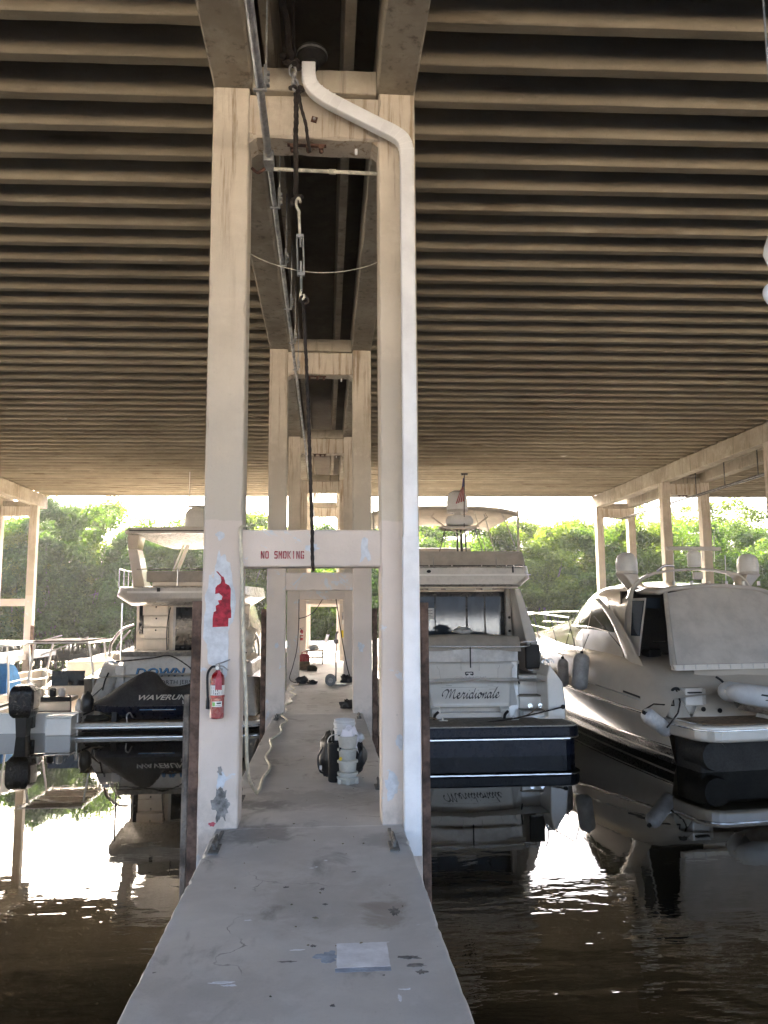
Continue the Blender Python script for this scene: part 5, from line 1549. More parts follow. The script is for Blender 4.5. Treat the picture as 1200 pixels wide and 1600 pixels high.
for (y, w0, z0, w1, z1) in ((4.1, 1.7, 1.7, 1.55, 3.45), (7, 1.75, 2.0, 1.5, 3.45), (9.5, 1.6, 2.2, 1.2, 3.2), (11.5, 1.2, 2.3, .7, 2.7), (12.5, .8, 2.35, .4, 2.4)):
    sal.append([(-w0, y, z0), (-(w0 + w1) / 2 - .06, y, (z0 + z1) / 2), (-w1, y, z1 - .08), (-w1 + .15, y, z1), (0, y, z1 + .06), (w1 - .15, y, z1), (w1, y, z1 - .08), ((w0 + w1) / 2 + .06, y, (z0 + z1) / 2), (w0, y, z0)])
MB().loft(catmull([np.array(s) for s in sal], 3)).build('saloon', M['gel_warm'], dt, smooth=50)
# flybridge overhang
fb = []
for (y, w, z0, z1) in ((1.9, 1.50, 3.52, 3.80), (2.15, 1.72, 3.40, 3.84), (3.2, 1.86, 3.34, 3.86), (6, 1.92, 3.4, 3.9), (8.5, 1.6, 3.4, 3.9), (10, .9, 3.3, 3.7)):
    fb.append([(-w + .34, y, z0), (-w, y, z0 + .22), (-w + .06, y, z1), (0, y, z1 + .01), (w - .06, y, z1), (w, y, z0 + .22), (w - .34, y, z0), (0, y, z0)])
MB().loft(catmull([np.array(s) for s in fb], 3), True, True).build('flybridge_deck', M['gel_grey'], dt, smooth=35)
MB().box(-1.40, 1.40, 1.88, 1.895, 3.66, 3.72).build('fascia_ledge', M['gel'], dt)
MB().box(-.62, -.54, 1.86, 1.9, 3.70, 3.80).build('fascia_lamp', M['black'], dt)
for x in (-1.2, -.5, .5): MB().box(x - .16, x + .16, 2.0, 2.05, 3.42, 3.50).build('soffit_vent', M['gel'], dt)
# rail, seat back cover, arch, hardtop
b = MB()
for i in range(5): b.tube([(-1.72 + .02 * i, 2.3 + i * .42, 3.82), (-1.72 + .02 * i, 2.3 + i * .42, 4.32)], .016, 7)
b.tube([(-1.72, 2.3, 4.32), (-1.64, 4.0, 4.30)], .018, 7)
b.build('fly_rail', M['chrome'], dt, smooth=50)
MB().box(-1.05, 1.05, 2.5, 2.62, 3.98, 4.28).build('seat_back', M['canvas'], dt, bevel=.03)
MB().box(-.9, .9, 2.62, 3.1, 3.86, 4.02).build('seat_base', M['gel_warm'], dt, bevel=.03)
MB().rod((-1.3, 2.46, 4.33), (1.3, 2.46, 4.33), .012).rod((-.2, 2.46, 3.86), (-.2, 2.46, 4.33), .012).rod((.6, 2.46, 3.86), (.6, 2.46, 4.33), .012).build('seat_rail', M['chrome'], dt)
for s in (-1, 1):
    MB().hexa([(s * 1.16, 2.9, 3.86), (s * 1.48, 2.9, 3.86), (s * 1.46, 3.7, 3.86), (s * 1.16, 3.7, 3.86)], [(s * 1.36, 2.7, 4.9), (s * 1.62, 2.7, 4.9), (s * 1.58, 3.3, 4.9), (s * 1.34, 3.3, 4.9)]).hexa([(s * 1.36, 2.7, 4.9), (s * 1.62, 2.7, 4.9), (s * 1.58, 3.3, 4.9), (s * 1.34, 3.3, 4.9)], [(s * 1.30, 2.6, 5.28), (s * 1.62, 2.6, 5.28), (s * 1.60, 3.4, 5.28), (s * 1.30, 3.4, 5.28)]).build('arch_leg', M['gel_warm'], dt, bevel=.03)
    MB().hexa([(s * .66, 4.2, 3.9), (s * .78, 4.2, 3.9), (s * .78, 4.35, 3.9), (s * .66, 4.35, 3.9)], [(s * .34, 5.0, 5.2), (s * .44, 5.0, 5.2), (s * .44, 5.15, 5.2), (s * .34, 5.15, 5.2)]).hexa([(s * .82, 4.2, 3.9), (s * .86, 4.2, 3.9), (s * .86, 4.35, 3.9), (s * .82, 4.35, 3.9)], [(s * .50, 5.0, 5.2), (s * .54, 5.0, 5.2), (s * .54, 5.15, 5.2), (s * .50, 5.15, 5.2)]).build('arch_strut', M['gel'], dt, bevel=.01)
htp = []
for (y, w, z) in ((2.3, 1.50, 5.30), (2.6, 1.66, 5.30), (4.5, 1.66, 5.36), (6.6, 1.5, 5.32), (7.2, 1.2, 5.25)):
    htp.append([(-w, y, z), (-w - .04, y, z + .07), (-w + .1, y, z + .15), (0, y, z + .19), (w - .1, y, z + .15), (w + .04, y, z + .07), (w, y, z), (0, y, z)])
MB().loft(catmull([np.array(s) for s in htp], 3), True, True).build('hardtop', M['gel_grey'], dt, smooth=35)
MB().box(-1.5, 1.5, 2.28, 2.31, 5.36, 5.385).build('hardtop_groove', M['black'], dt)
dome(dt, .22, 3.2, 5.50, .40, .64, 'satellite_dome')
MB().box(-.12, .5, 3.3, 3.5, 6.16, 6.22).build('radar_bar', M['gel'], dt, bevel=.02)
MB().rod((-.1, 3.4, 6.1), (-.1, 3.4, 7.2), .012).build('antenna', M['gel'], dt)
# starboard quarter clutter seen through the frame
for i, (px_, pz) in enumerate(((1.55, 2.9), (1.75, 2.5), (1.65, 2.1))):
    lumpy((px_, 2.5 + .2 * i, pz), .20, .10, .26, 50 + i, 20, 12, .5).build('enclosure_curtain', M['clear_vinyl'], dt, smooth=60)
MB().box(1.28, 1.62, .55, .95, 1.20, 1.66).build('grill_box', M['black'], dt, bevel=.05)
MB().rod((1.46, .75, .57), (1.46, .75, 1.22), .03).build('grill_post', M['black'], dt)
MB().tube(catmull([(1.2, 1.5, 2.15), (1.3, 1.4, 2.3), (1.6, 1.4, 2.28), (1.8, 1.5, 2.1)], 5), .03, 8).build('boarding_rail', M['chrome'], dt, smooth=60)
rope([dw(-1.7, 1.62, 1.88), dw(-.65, 1.6, 1.98), dw(-.15, 1.55, 2.03), dw(.45, 1.3, 1.7), dw(1.05, .9, 1.25), dw(1.45, .6, 1.1)], .018, 'rope_dark', 'black mooring line slanting over the DOWN TIME transom')
rope([dw(-1.75, 1.3, 1.3), dw(-2.25, 1.0, .8), dw(-2.5, 1.15, .62)], .014, 'rope_dark', 'thin line from the cream yacht quarter to the skiff')

# jet ski under its cover, lying across the platform
js = empty('jet_ski', dw(-.27, .55, .575), 0, 'jet ski under a charcoal cover on the cream yacht platform', 'jet ski')
js.scale = (DS, DS, DS)
cs = []
for (x, yl, yh, zb, zs, zt) in ((-1.55, -.02, .02, .34, .36, .38), (-1.25, -.22, .22, .28, .40, .55), (-.8, -.40, .40, .24, .42, .86), (-.42, -.44, .44, .22, .44, 1.08), (-.22, -.44, .44, .22, .44, 1.15), (-.02, -.44, .44, .22, .44, 1.08), (.22, -.44, .44, .22, .44, .80), (.5, -.44, .44, .22, .44, .77), (1.0, -.42, .42, .22, .44, .86), (1.5, -.34, .34, .24, .42, .78), (1.75, -.2, .2, .26, .40, .60)):
    cs.append([(x, yl, zb), (x, yl * 1.03, zs), (x, yl * .62, zs + (zt - zs) * .62), (x, yl * .16, zt), (x, yh * .16, zt), (x, yh * .62, zs + (zt - zs) * .62), (x, yh * 1.03, zs), (x, yh, zb)])
cs2 = catmull([np.array(s) for s in cs], 4)
MB().loft(cs2, True, True).build('cover', M['canvas_darkish'] if 'canvas_darkish' in M else M['canvas_dark'], js, smooth=45)
hb_ = []
for (x, w, z0) in ((-1.5, .06, .30), (-1.1, .34, .12), (-.5, .46, .03), (.5, .48, .01), (1.5, .42, .01), (1.8, .38, .06)):
    hb_.append([(x, -w, .36), (x, -w * .96, .22), (x, -w * .5, z0), (x, w * .5, z0), (x, w * .96, .22), (x, w, .36)])
MB().loft(catmull([np.array(s) for s in hb_], 3), True, True).build('hull', M['navy'], js, smooth=45)
MB().box(-.30, .55, -.475, -.465, .265, .285).build('hull_stripe', M['blue_ink'], js)
MB().box(.0, .5, -.478, -.468, .262, .272).build('hull_stripe', M['gel_grey'], js)
text_part('WAVERUNNER', .17, M['gel_grey'], js, (.42, -.475, .555), rot=(R(68), R(0), 0), sx=1.38, shear=.35, bold=.003)
text_part('VXR', .13, M['gel_grey'], js, (.85, -.478, .435), rot=(R(80), 0, 0), sx=1.6, shear=.35)
for x in (-.9, .9):
    MB().prism([(-.45, .0), (-.40, .22), (-.3, .22), (-.2, .03), (.2, .03), (.3, .22), (.4, .22), (.45, 0)], x - .06, x + .06, 'x').build('cradle_bracket', M['black'], js)
MB().tube(catmull([(-.55, -.60, .01), (-.56, -.60, .16), (-.5, -.58, .22), (-.44, -.5, .1)], 5), .018, 7).build('tie_down', M['galv'], js, smooth=60)
lumpy((0, 0, .05), .36, .16, .09, 60, 24, 10, .6).build('coiled_lines', M['mud'], smooth=60).location = dw(-1.60, .35, .575)
cl_ = [o for o in COL.objects if o.name == 'coiled_lines'][0]
tag(cl_, 'heap of dark coiled lines at the jet ski bow', 'rope heap')

# ---- grey express cruiser on the right, turned a little towards the walkway
CX, CY, CR = 9.30, 15.75, R(8)
ec = boat_root('express_cruiser', CX, CY, CR, 'large champagne express cruiser with grey cockpit curtain on the right', 'yacht', 'yachts moored stern to')
# y, waterline half beam, rail half beam, rail z, keel
st = [(.7, 2.02, 2.16, .92, -.7), (2.2, 1.88, 2.2, 1.0, -.75), (4.2, 1.66, 2.2, 1.12, -.78), (7.0, 1.25, 2.12, 1.34, -.75), (9.6, .66, 1.80, 1.58, -.6), (11.6, .20, 1.15, 1.80, -.4), (13.2, .0, .12, 1.98, .6)]
MB().loft(hull_loft(st)).build('hull', M['hull_low'], ec, smooth=50)
# boot stripes follow the hull
def hull_band(z0, z1, mat, name, off=.006):
    for s in (-1, 1):
        rows = []
        for q in interp(st, 4):
            y, hw, hr, zr, zk = q
            hw, hr = max(hw, .004), max(hr, .01)
            def at(z):
                # piecewise between waterline chine (hw at .12) and mid (z=.55 zr) and rail
                xm, zm = hr * .55 + hw * .45, zr * .55
                if z <= .12: x = hw * (.97 + .03 * (z + .02) / .14)
                elif z <= zm: x = hw + (xm - hw) * (z - .12) / max(zm - .12, 1e-3)
                else: x = xm + (hr - xm) * (z - zm) / max(zr - zm, 1e-3)
                return (s * (x + off), y, z)
            k = 1 + .35 * max(0, (y - 7)) / 6
            rows.append([at(z0 * k), at((z0 + z1) / 2 * k), at(z1 * k)])
        MB().loft(rows).build(name, mat, ec, smooth=50)
hull_band(-.02, .13, M['black_gloss'], 'boot_stripe')
hull_band(.17, .33, M['black_gloss'], 'boot_stripe')
hull_band(.36, .375, M['chrome'], 'pin_stripe')
# rub rail
for s in (-1, 1):
    MB().tube([(s * (max(q[2], .01) + .01), q[0], q[3]) for q in interp(st, 4)], .032, 8).build('rub_rail', M['chrome'], ec, smooth=60)
# upper deck moulding from rub rail to side deck, rolled inward
dk = [(.75, 2.16, .92, 2.02, 1.15, 1.92, 1.32), (1.3, 2.18, .95, 2.12, 1.45, 1.86, 1.66), (2.2, 2.2, 1.0, 2.13, 1.60, 1.84, 1.96), (4.2, 2.2, 1.12, 2.13, 1.78, 1.82, 2.12), (7, 2.12, 1.34, 2.04, 1.94, 1.72, 2.2),
      (9.6, 1.8, 1.58, 1.70, 2.06, 1.36, 2.28), (11.6, 1.15, 1.8, 1.06, 2.14, .78, 2.30), (13.2, .12, 1.98, .10, 2.2, .05, 2.26)]
rows = []
for q in catmull(dk, 4):
    y, x0, z0, x1, z1, x2, z2 = q
    L = [(-x0, y, z0), (-x1, y, z1), (-(x1 * .55 + x2 * .45), y, z1 * .3 + z2 * .7), (-x2, y, z2), (-x2 * .6, y, z2 + .06), (0, y, z2 + .1)]
    rows.append(L + [(-p[0], p[1], p[2]) for p in reversed(L[:-1])])
MB().loft(rows).build('deck_moulding', M['hull_side'], ec, smooth=45)
# deckside sweep line with dark vent end
def deck_line(y0, y1, zoff, mat, w, name):
    for s in (-1, 1):
        up, dn = [], []
        for q in catmull(dk, 8):
            y, x0, z0, x1, z1, x2, z2 = q
            if y0 <= y <= y1:
                f = .42 + zoff
                x, z = x0 + (x1 - x0) * f, z0 + (z1 - z0) * f
                up.append((s * (x + .012), y, z + w)); dn.append((s * (x + .014), y, z - w))
        MB().loft([up, dn]).build(name, mat, ec, fix=False)
deck_line(1.6, 9.5, 0, M['chrome'], .010, 'side_moulding')
deck_line(1.6, 2.6, .10, M['black'], .022, 'engine_vent')
# hull port lights
for y in (4.3, 4.9):
    q = [s for s in catmull(st, 30) if abs(s[0] - y) < .06][0]
    x = q[2] * .92
    b = MB()
    b.loft([[(-x - .03, y - .2, q[3] - .13), (-x + .02, y - .2, q[3] - .36)], [(-x - .03, y + .2, q[3] - .10), (-x + .02, y + .2, q[3] - .34)]])
    b.build('port_light', M['glass_cabin'], ec, fix=False)
# cabin
cb = [(1.95, 1.84, 1.72, 1.80, 2.5, 1.62, 3.35, 1.30, 3.62, 3.74), (3.0, 1.82, 1.95, 1.76, 2.7, 1.60, 3.4, 1.28, 3.66, 3.80), (4.4, 1.78, 2.1, 1.68, 2.75, 1.48, 3.44, 1.2, 3.70, 3.88), (5.3, 1.74, 2.15, 1.62, 2.75, 1.38, 3.44, 1.08, 3.70, 3.86),
      (6.0, 1.66, 2.2, 1.54, 2.72, 1.28, 3.28, 1.0, 3.46, 3.58), (6.8, 1.54, 2.22, 1.43, 2.62, 1.20, 2.94, .98, 3.04, 3.12), (7.8, 1.34, 2.25, 1.23, 2.54, 1.04, 2.78, .84, 2.87, 2.94), (9.4, .98, 2.28, .90, 2.44, .75, 2.60, .58, 2.68, 2.73), (11.0, .62, 2.28, .56, 2.36, .46, 2.44, .34, 2.48, 2.52), (12.2, .34, 2.28, .30, 2.32, .25, 2.36, .18, 2.38, 2.4)]
def cab_sec(q):
    y, wb, zb, wm, zm, wr, zr, wt, zt, zc = q
    L = [(-wb, y, zb), (-wm, y, zm), (-wr, y, zr), (-wt, y, zt), (-wt * .5, y, zt * .3 + zc * .7), (0, y, zc)]
    return L + [(-p[0], p[1], p[2]) for p in reversed(L[:-1])]
rows = [catmull(cab_sec(q), 3) for q in catmull(cb, 5)]
# the cabin is open aft: leave out the aft quarter on the sides so the curtain and doorway show
full = MB().loft(rows[5:])
full.build('cabin', M['hull_side'], ec, smooth=50)
roof_aft = [r[8:-8] for r in rows[:6]]
ra = MB().loft(roof_aft).build('hardtop', M['hull_side'], ec, smooth=50)
sd = ra.modifiers.new('thick', 'SOLIDIFY'); sd.thickness = .09; sd.offset = -1
# sweeping side pillars run from the roof edge down to the aft deck
for s in (-1, 1):
    P = [(1.72, 3.45, 4.2), (1.79, 2.95, 3.2), (1.83, 2.4, 2.5), (1.86, 1.9, 2.0), (1.88, 1.55, 1.72)]
    a = [(s * (x + .015), y, z) for x, z, y in P]
    bq = [(s * (x - .02), y + .30 + .16 * i, z - .02) for i, (x, z, y) in enumerate(P)]
    MB().loft([catmull(a, 5), catmull([((p[0] + q[0]) / 2 + s * .05, (p[1] + q[1]) / 2, (p[2] + q[2]) / 2) for p, q in zip(a, bq)], 5), catmull(bq, 5)]).build('side_pillar', M['hull_side'], ec, smooth=60)
    MB().tube(catmull([(s * 1.835, 4.35, 3.0), (s * 1.85, 3.6, 2.62), (s * 1.875, 3.0, 2.3)], 6), .012, 6).build('pillar_trim', M['black'], ec, smooth=60)
# side windows: patches riding 8 mm outside the cabin skin
def cab_point(y, f, s):
    Q = catmull(cb, 12)
    for i in range(len(Q) - 1):
        if Q[i][0] <= y <= Q[i + 1][0] or i == len(Q) - 2:
            t = (y - Q[i][0]) / (Q[i + 1][0] - Q[i][0])
            q = Q[i] + (Q[i + 1] - Q[i]) * t
            break
    S = catmull(cab_sec(q), 3)
    pos = f * 9          # segments base..roof edge
    k = min(int(pos), 8)
    p = S[k] + (S[k + 1] - S[k]) * (pos - k)
    return (s * (abs(p[0]) + .012), y, p[2] + .004)
def window(y0, y1, lo, hi, name, mat, s, n=14):
    rows = []
    for i in range(n + 1):
        t = i / n
        y = y0 + (y1 - y0) * t
        a, b_ = lo(t), hi(t)
        rows.append([cab_point(y, a + (b_ - a) * j / 4, s) for j in range(5)])
    return MB().loft(rows).build(name, mat, ec, smooth=60, fix=False)
for s in (-1, 1):
    window(3.45, 5.0, lambda t: .275 + .005 * t, lambda t: .285 + .435 * math.sin(math.pi * .5 * min(1, .03 + t * 1.3)), 'side_window', M['glass_cabin'], s)
    window(5.05, 5.72, lambda t: .28, lambda t: .725, 'side_window', M['glass_cabin'], s)
    window(5.77, 6.5, lambda t: .285 + .10 * t, lambda t: .72 - .08 * t, 'side_window', M['glass_cabin'], s)
# windshield patch
rows = []
for i in range(9):
    y = 5.7 + 1.15 * i / 8
    rows.append([cab_point(y, .72, 1)[0] and (x_ * cab_point(y, .85, 1)[0], y, cab_point(y, .99, 1)[2] + .07 * (1 - x_ * x_) + .015) for x_ in (-.9, -.45, 0, .45, .9)])
MB().loft(rows).build('windshield', M['glass_cabin'], ec, smooth=60, fix=False)
# wiper and rail along the window
MB().tube(catmull([(-1.86, 3.5, 2.62), (-1.80, 4.6, 2.72), (-1.66, 6.0, 2.74)], 6), .014, 6).build('grab_rail', M['chrome'], ec, smooth=60)
# aft: near-black panel painted as the shade inside, doorway, curtain
MB().box(-1.62, 1.62, 3.3, 3.36, 1.3, 3.6).build('cabin_shade_panel', M['dark_in'], ec)
MB().box(-1.7, 1.7, 1.9, 3.3, 1.28, 1.32).build('cockpit_sole', M['gel_grey'], ec)
MB().hexa([(-1.72, 2.45, 2.1), (-1.69, 2.45, 2.1), (-1.69, 3.3, 2.3), (-1.72, 3.3, 2.3)], [(-1.60, 2.25, 3.42), (-1.57, 2.25, 3.42), (-1.57, 3.3, 3.42), (-1.60, 3.3, 3.42)]).build('cockpit_side', M['canvas_grey'], ec)
MB().hexa([(-1.705, 2.42, 2.55), (-1.665, 2.42, 2.55), (-1.665, 2.78, 2.55), (-1.705, 2.78, 2.55)], [(-1.63, 2.28, 3.36), (-1.59, 2.28, 3.36), (-1.59, 2.78, 3.36), (-1.63, 2.78, 3.36)]).build('side_pane', M['glass_blue'], ec)
MB().box(-1.60, -1.2, 2.3, 2.33, 3.18, 3.42).build('side_curtain', M['glass_blue'], ec)
MB().box(-1.35, -1.02, 2.6, 3.0, 1.32, 2.25).build('helm_seat', M['black'], ec, bevel=.08, seg=3)
MB().rod((-1.3, 2.5, 2.42), (-1.0, 2.5, 2.42), .014).build('seat_rail', M['chrome'], ec)
rows = []
for j in range(19):
    t = j / 18
    rows.append([(-1.27 - .40 * t + (2.91 + .48 * t) * i / 44, 2.02 - .78 * t + .018 * math.sin(i * .7 + t * 2) * (1 - .5 * t) + .02 * mnoise.noise(Vector((i * .12, t * 3, 7))), (3.50 + .17 * math.sin(math.pi * i / 44)) * (1 - t) + 1.96 * t) for i in range(45)])
MB().loft(rows).build('cockpit_curtain', M['canvas_grey'], ec, smooth=60, fix=False)
# flap folded beside the doorway
rows = []
for j in range(15):
    t = j / 14
    rows.append([(-1.31 - .40 * t + .12 * u + .06 * t ** 2, 2.02 - .78 * t - .05 * math.sin(u * 3.1) - .05, 3.54 - 1.66 * t) for u in [i / 8 for i in range(9)]])
MB().loft(rows).build('curtain_flap', M['canvas'], ec, smooth=60, fix=False)
MB().hexa([(-1.62, 1.10, 1.86), (1.75, 1.10, 1.86), (1.75, 1.30, 1.86), (-1.62, 1.30, 1.86)], [(-1.62, 1.14, 1.98), (1.75, 1.14, 1.98), (1.75, 1.30, 1.98), (-1.62, 1.30, 1.98)]).build('curtain_base', M['gel'], ec, bevel=.015)
for i in range(12): MB().box(-1.45 + i * .28, -1.435 + i * .28, 1.085, 1.10, 1.88, 1.98).build('snap_strap', M['canvas_lite'], ec)
# aft deck moulding: cockpit coaming curving down to the platform
rows = []
for j in range(12):
    t = j / 11
    y = 1.32 - .62 * math.sin(t * math.pi / 2) ** 1.6
    z = 1.88 - .94 * t
    rows.append([(-1.0 - .5 * t ** 1.5 + (2.75 + .75 * t ** 1.5) * i / 20, y + .10 * (2 * i / 20 - 1) ** 4, z) for i in range(21)])
MB().loft(rows).build('transom', M['hull_side'], ec, smooth=60, fix=False)
MB().box(-1.72, -1.06, 1.0, 1.9, .95, 1.42).build('boarding_gate', M['gel'], ec, bevel=.05)
MB().box(-1.62, -1.20, .80, 1.02, 1.16, 1.52).build('transom_locker', M['gel'], ec, bevel=.03)
MB().box(-1.24, -1.16, .79, .82, 1.18, 1.50).build('locker_latch', M['gel_grey'], ec, bevel=.01)
MB().box(-1.58, -1.28, .74, .80, 1.42, 1.445).build('locker_lid_rim', M['black'], ec)
MB().tube(catmull([(-.74, 1.02, 1.72), (-.62, .98, 1.62), (-.56, .92, 1.44)], 6), .025, 8).build('grab_handle', M['black'], ec, smooth=60)
for x, z in ((-1.30, 1.10), (-.92, 1.06)):
    MB().lathe([(.05, -.02), (.05, 0), (.03, .02)], (x, .70, z), 'y', 12).build('shore_socket', M['black'], ec, smooth=40)
# quarter wing to the platform
for s in (-1, 1):
    MB().hexa([(s * 2.05, .70, .93), (s * 1.55, .70, .93), (s * 1.55, 1.6, .93), (s * 2.12, 1.6, .93)], [(s * 2.0, 1.0, 1.42), (s * 1.66, 1.0, 1.42), (s * 1.66, 1.7, 1.62), (s * 2.05, 1.7, 1.62)]).build('quarter_wing', M['hull_side'], ec, bevel=.06, seg=3)
# swim platform
MB().prism(round_plan(2.12, -.55, .9, .5), .62, .93, 'z').build('swim_platform', M['hull_side'], ec, bevel=.06, seg=3)
MB().prism(round_plan(2.145, -.57, .85, .51), .83, .862, 'z').build('platform_rail', M['chrome'], ec, bevel=.01)
MB().prism(round_plan(1.9, -.40, .8, .4), .932, .94, 'z').build('platform_mat', M['teak'], ec)
MB().box(-1.95, 2.1, -.10, .8, -.3, .62).build('platform_shade_box', M['dark_in'], ec, bevel=.08)  # near-black box standing in for the shade under the swim platform
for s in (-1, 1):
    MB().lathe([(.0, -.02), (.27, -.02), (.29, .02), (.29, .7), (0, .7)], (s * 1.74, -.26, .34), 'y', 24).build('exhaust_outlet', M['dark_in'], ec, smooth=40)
# bow rail
for s in (-1, 1):
    MB().tube(catmull([(s * 1.72, 6.0, 2.95), (s * 1.62, 8.2, 3.05), (s * 1.28, 10.2, 3.1), (s * .72, 12.2, 3.1), (s * .18, 13.6, 3.0)], 6), .020, 8).build('bow_rail', M['chrome'], ec, smooth=60)
    MB().tube(catmull([(s * 1.70, 7.4, 2.62), (s * 1.28, 10.2, 2.72), (s * .5, 12.9, 2.75)], 6), .013, 7).build('bow_rail', M['chrome'], ec, smooth=60)
    b = MB()
    for y, x in ((5.4, 1.86), (6.6, 1.82), (8.2, 1.64), (9.4, 1.44), (10.6, 1.16), (11.8, .8), (12.8, .4)):
        b.tube([(s * (x + .02), y, 2.2), (s * (x - .12), y + .75, 3.05)] if y > 5.6 else [(s * x, y, 2.15), (s * (x - .1), y + .62, 2.95)], .014, 7)
    b.build('rail_stanchion', M['dark_steel'], ec, smooth=60)
MB().prism([(-.22, 12.4), (.22, 12.4), (.14, 14.0), (-.14, 14.0)], 2.16, 2.3, 'z').build('bow_pulpit', M['hull_side'], ec, bevel=.04)
# radar arch, radomes, open array, aerials
ap = [(-1.60, 3.0, 3.40), (-1.48, 2.95, 3.72), (-1.15, 2.8, 3.97), (-.6, 2.7, 4.07), (0, 2.68, 4.10), (.6, 2.7, 4.07), (1.15, 2.8, 3.97), (1.48, 2.95, 3.72), (1.60, 3.0, 3.40)]
pa = catmull(ap, 6)
nA = len(pa)
MB().sweep([tuple(p) for p in pa], rrect(.42, .10, .04, 3), up=(0, 0, 1), scales=[1.5 - 1.05 * math.sin(math.pi * i / (nA - 1)) ** .6 for i in range(nA)]).build('radar_arch', M['hull_side'], ec, smooth=50)
for s in (-1, 1):
    MB().hexa([(s * 1.38, 2.8, 3.76), (s * 1.52, 2.8, 3.62), (s * 1.52, 3.2, 3.62), (s * 1.38, 3.2, 3.76)], [(s * 1.46, 2.75, 4.00), (s * 1.86, 2.75, 4.00), (s * 1.86, 3.15, 4.00), (s * 1.46, 3.15, 4.00)]).build('dome_bracket', M['hull_side'], ec, bevel=.03)
    dome(ec, s * 1.64, 2.95, 4.01, .25, .50, 'satellite_dome', M['gel_grey'])
MB().lathe([(.12, 4.16), (.16, 4.20), (.16, 4.48), (.10, 4.55)], (.0, 2.7, 0), n=16).build('radar_pedestal', M['dome'], ec, smooth=40)
MB().box(-.70, .72, 2.64, 2.76, 4.56, 4.65).build('radar_array', M['gel_grey'], ec, bevel=.02)
MB().box(-.14, .10, 2.5, 2.6, 3.86, 4.04).build('search_light', M['gel_grey'], ec, bevel=.03)
for x, z0, z1 in ((.62, 4.3, 4.95), (.30, 4.3, 4.62), (-.5, 3.75, 4.5), (.9, 3.75, 4.45)):
    MB().rod((x, 2.8, z0), (x + .02, 2.8, z1), .012, 6).build('aerial', M['gel'], ec)
MB().tube(catmull([(-1.0, 2.7, 4.06), (-.85, 2.6, 4.18), (-.6, 2.62, 4.18)], 5), .035, 8).build('horn', M['chrome'], ec, smooth=60)
for x in (-1.0, -.55, -.1, .35, .8, 1.2): MB().box(x - .02, x + .02, 1.98, 2.04, 3.70, 3.80).build('roof_clip', M['gel'], ec)

def local_to_world(x, y, z):
    v = Matrix.Rotation(CR, 4, 'Z') @ Vector((x, y, z))
    return (v.x + CX, v.y + CY, v.z + W)
def fender(x, y, z, lab, tilt=0.0, L=.72, r=.145, mat='pvc_grey', lean=0.0, top=None):
    p = local_to_world(x, y, z)
    f = empty('fender', p, CR, lab, 'fender', 'fenders hanging on the cruiser')
    f.rotation_euler = (lean, tilt, CR)
    MB().lathe([(0, -L / 2), (r * .5, -L / 2 + .01), (r * .9, -L / 2 + .07), (r, -L / 2 + .14), (r, L / 2 - .14), (r * .9, L / 2 - .07), (r * .5, L / 2 - .01), (0, L / 2)], n=20).build('fender_body', M[mat], f, smooth=50)
    MB().lathe([(.035, L / 2 - .02), (.04, L / 2 + .05), (.015, L / 2 + .06)], n=10).build('eyelet', M['black'], f, smooth=50)
    if top is not None:
        MB().rod((0, 0, L / 2 + .05), (top[0], top[1], top[2]), .010, 6).build('lanyard', M['rope_dark'], f)
    return f
fender(-2.42, 5.0, 1.55, 'slim grey fender nearest the bow of the cruiser', 0.0, .72, .14, 'pvc_grey', 0, (.55, .5, 1.3))
fender(-2.46, 3.92, 1.66, 'fat grey fender hanging below the cruiser side window', R(10), .88, .20, 'pvc_grey', R(-6), (.35, .4, 1.0))
fender(-2.36, .72, .86, 'white fender lying slanted against the cruiser stern quarter', R(-58), .88, .155, 'fender', R(20), (.1, -.1, .3))
tag(jrope([local_to_world(-1.78, 1.05, 1.42), local_to_world(-1.90, .8, 1.18), local_to_world(-2.25, 1.0, 1.2), local_to_world(-2.46, 1.1, 1.05)], .014, 7, .004, .05).build('mooring_line', M['rope_dark'], smooth=60), 'black line from the cruiser stern cleat to the slanted white fender', 'rope', 'mooring lines')
tag(jrope([local_to_world(-1.75, .95, 1.5), local_to_world(-1.72, .85, 1.25), local_to_world(-1.95, .60, 1.05), local_to_world(-2.3, .45, .80)], .016, 7, .004, .05).build('mooring_line', M['rope_dark'], smooth=60), 'short black line dangling from the cruiser stern cleat', 'rope', 'mooring lines')
MB().tube(catmull([(-1.86, 1.0, 1.40), (-1.80, .95, 1.5), (-1.70, .95, 1.5), (-1.64, 1.0, 1.40)], 5), .03, 8).build('stern_cleat', M['black'], ec, smooth=60)

# dinghy lying across the swim platform
dgp = local_to_world(.20, -.05, .97)
dg = empty('dinghy', dgp, CR, 'light grey inflatable dinghy with black stripes on the cruiser swim platform', 'dinghy')
tp = catmull([(-1.45, 0, .56), (-1.2, -.26, .52), (-.7, -.38, .44), (0, -.42, .36), (1.2, -.42, .32), (1.9, -.42, .32)], 6)
MB().tube([tuple(p) for p in tp], .21, 16, scales=[.35, .62, .78, .86, .92, .96] + [1.0] * (len(tp) - 6)).build('tube', M['hypalon'], dg, smooth=60)
tp2 = catmull([(-1.45, 0, .56), (-1.2, .26, .52), (-.7, .38, .44), (0, .42, .36), (1.2, .42, .32), (1.9, .42, .32)], 6)
MB().tube([tuple(p) for p in tp2], .21, 16, scales=[.35, .62, .78, .86, .92, .96] + [1.0] * (len(tp2) - 6)).build('tube', M['hypalon'], dg, smooth=60)
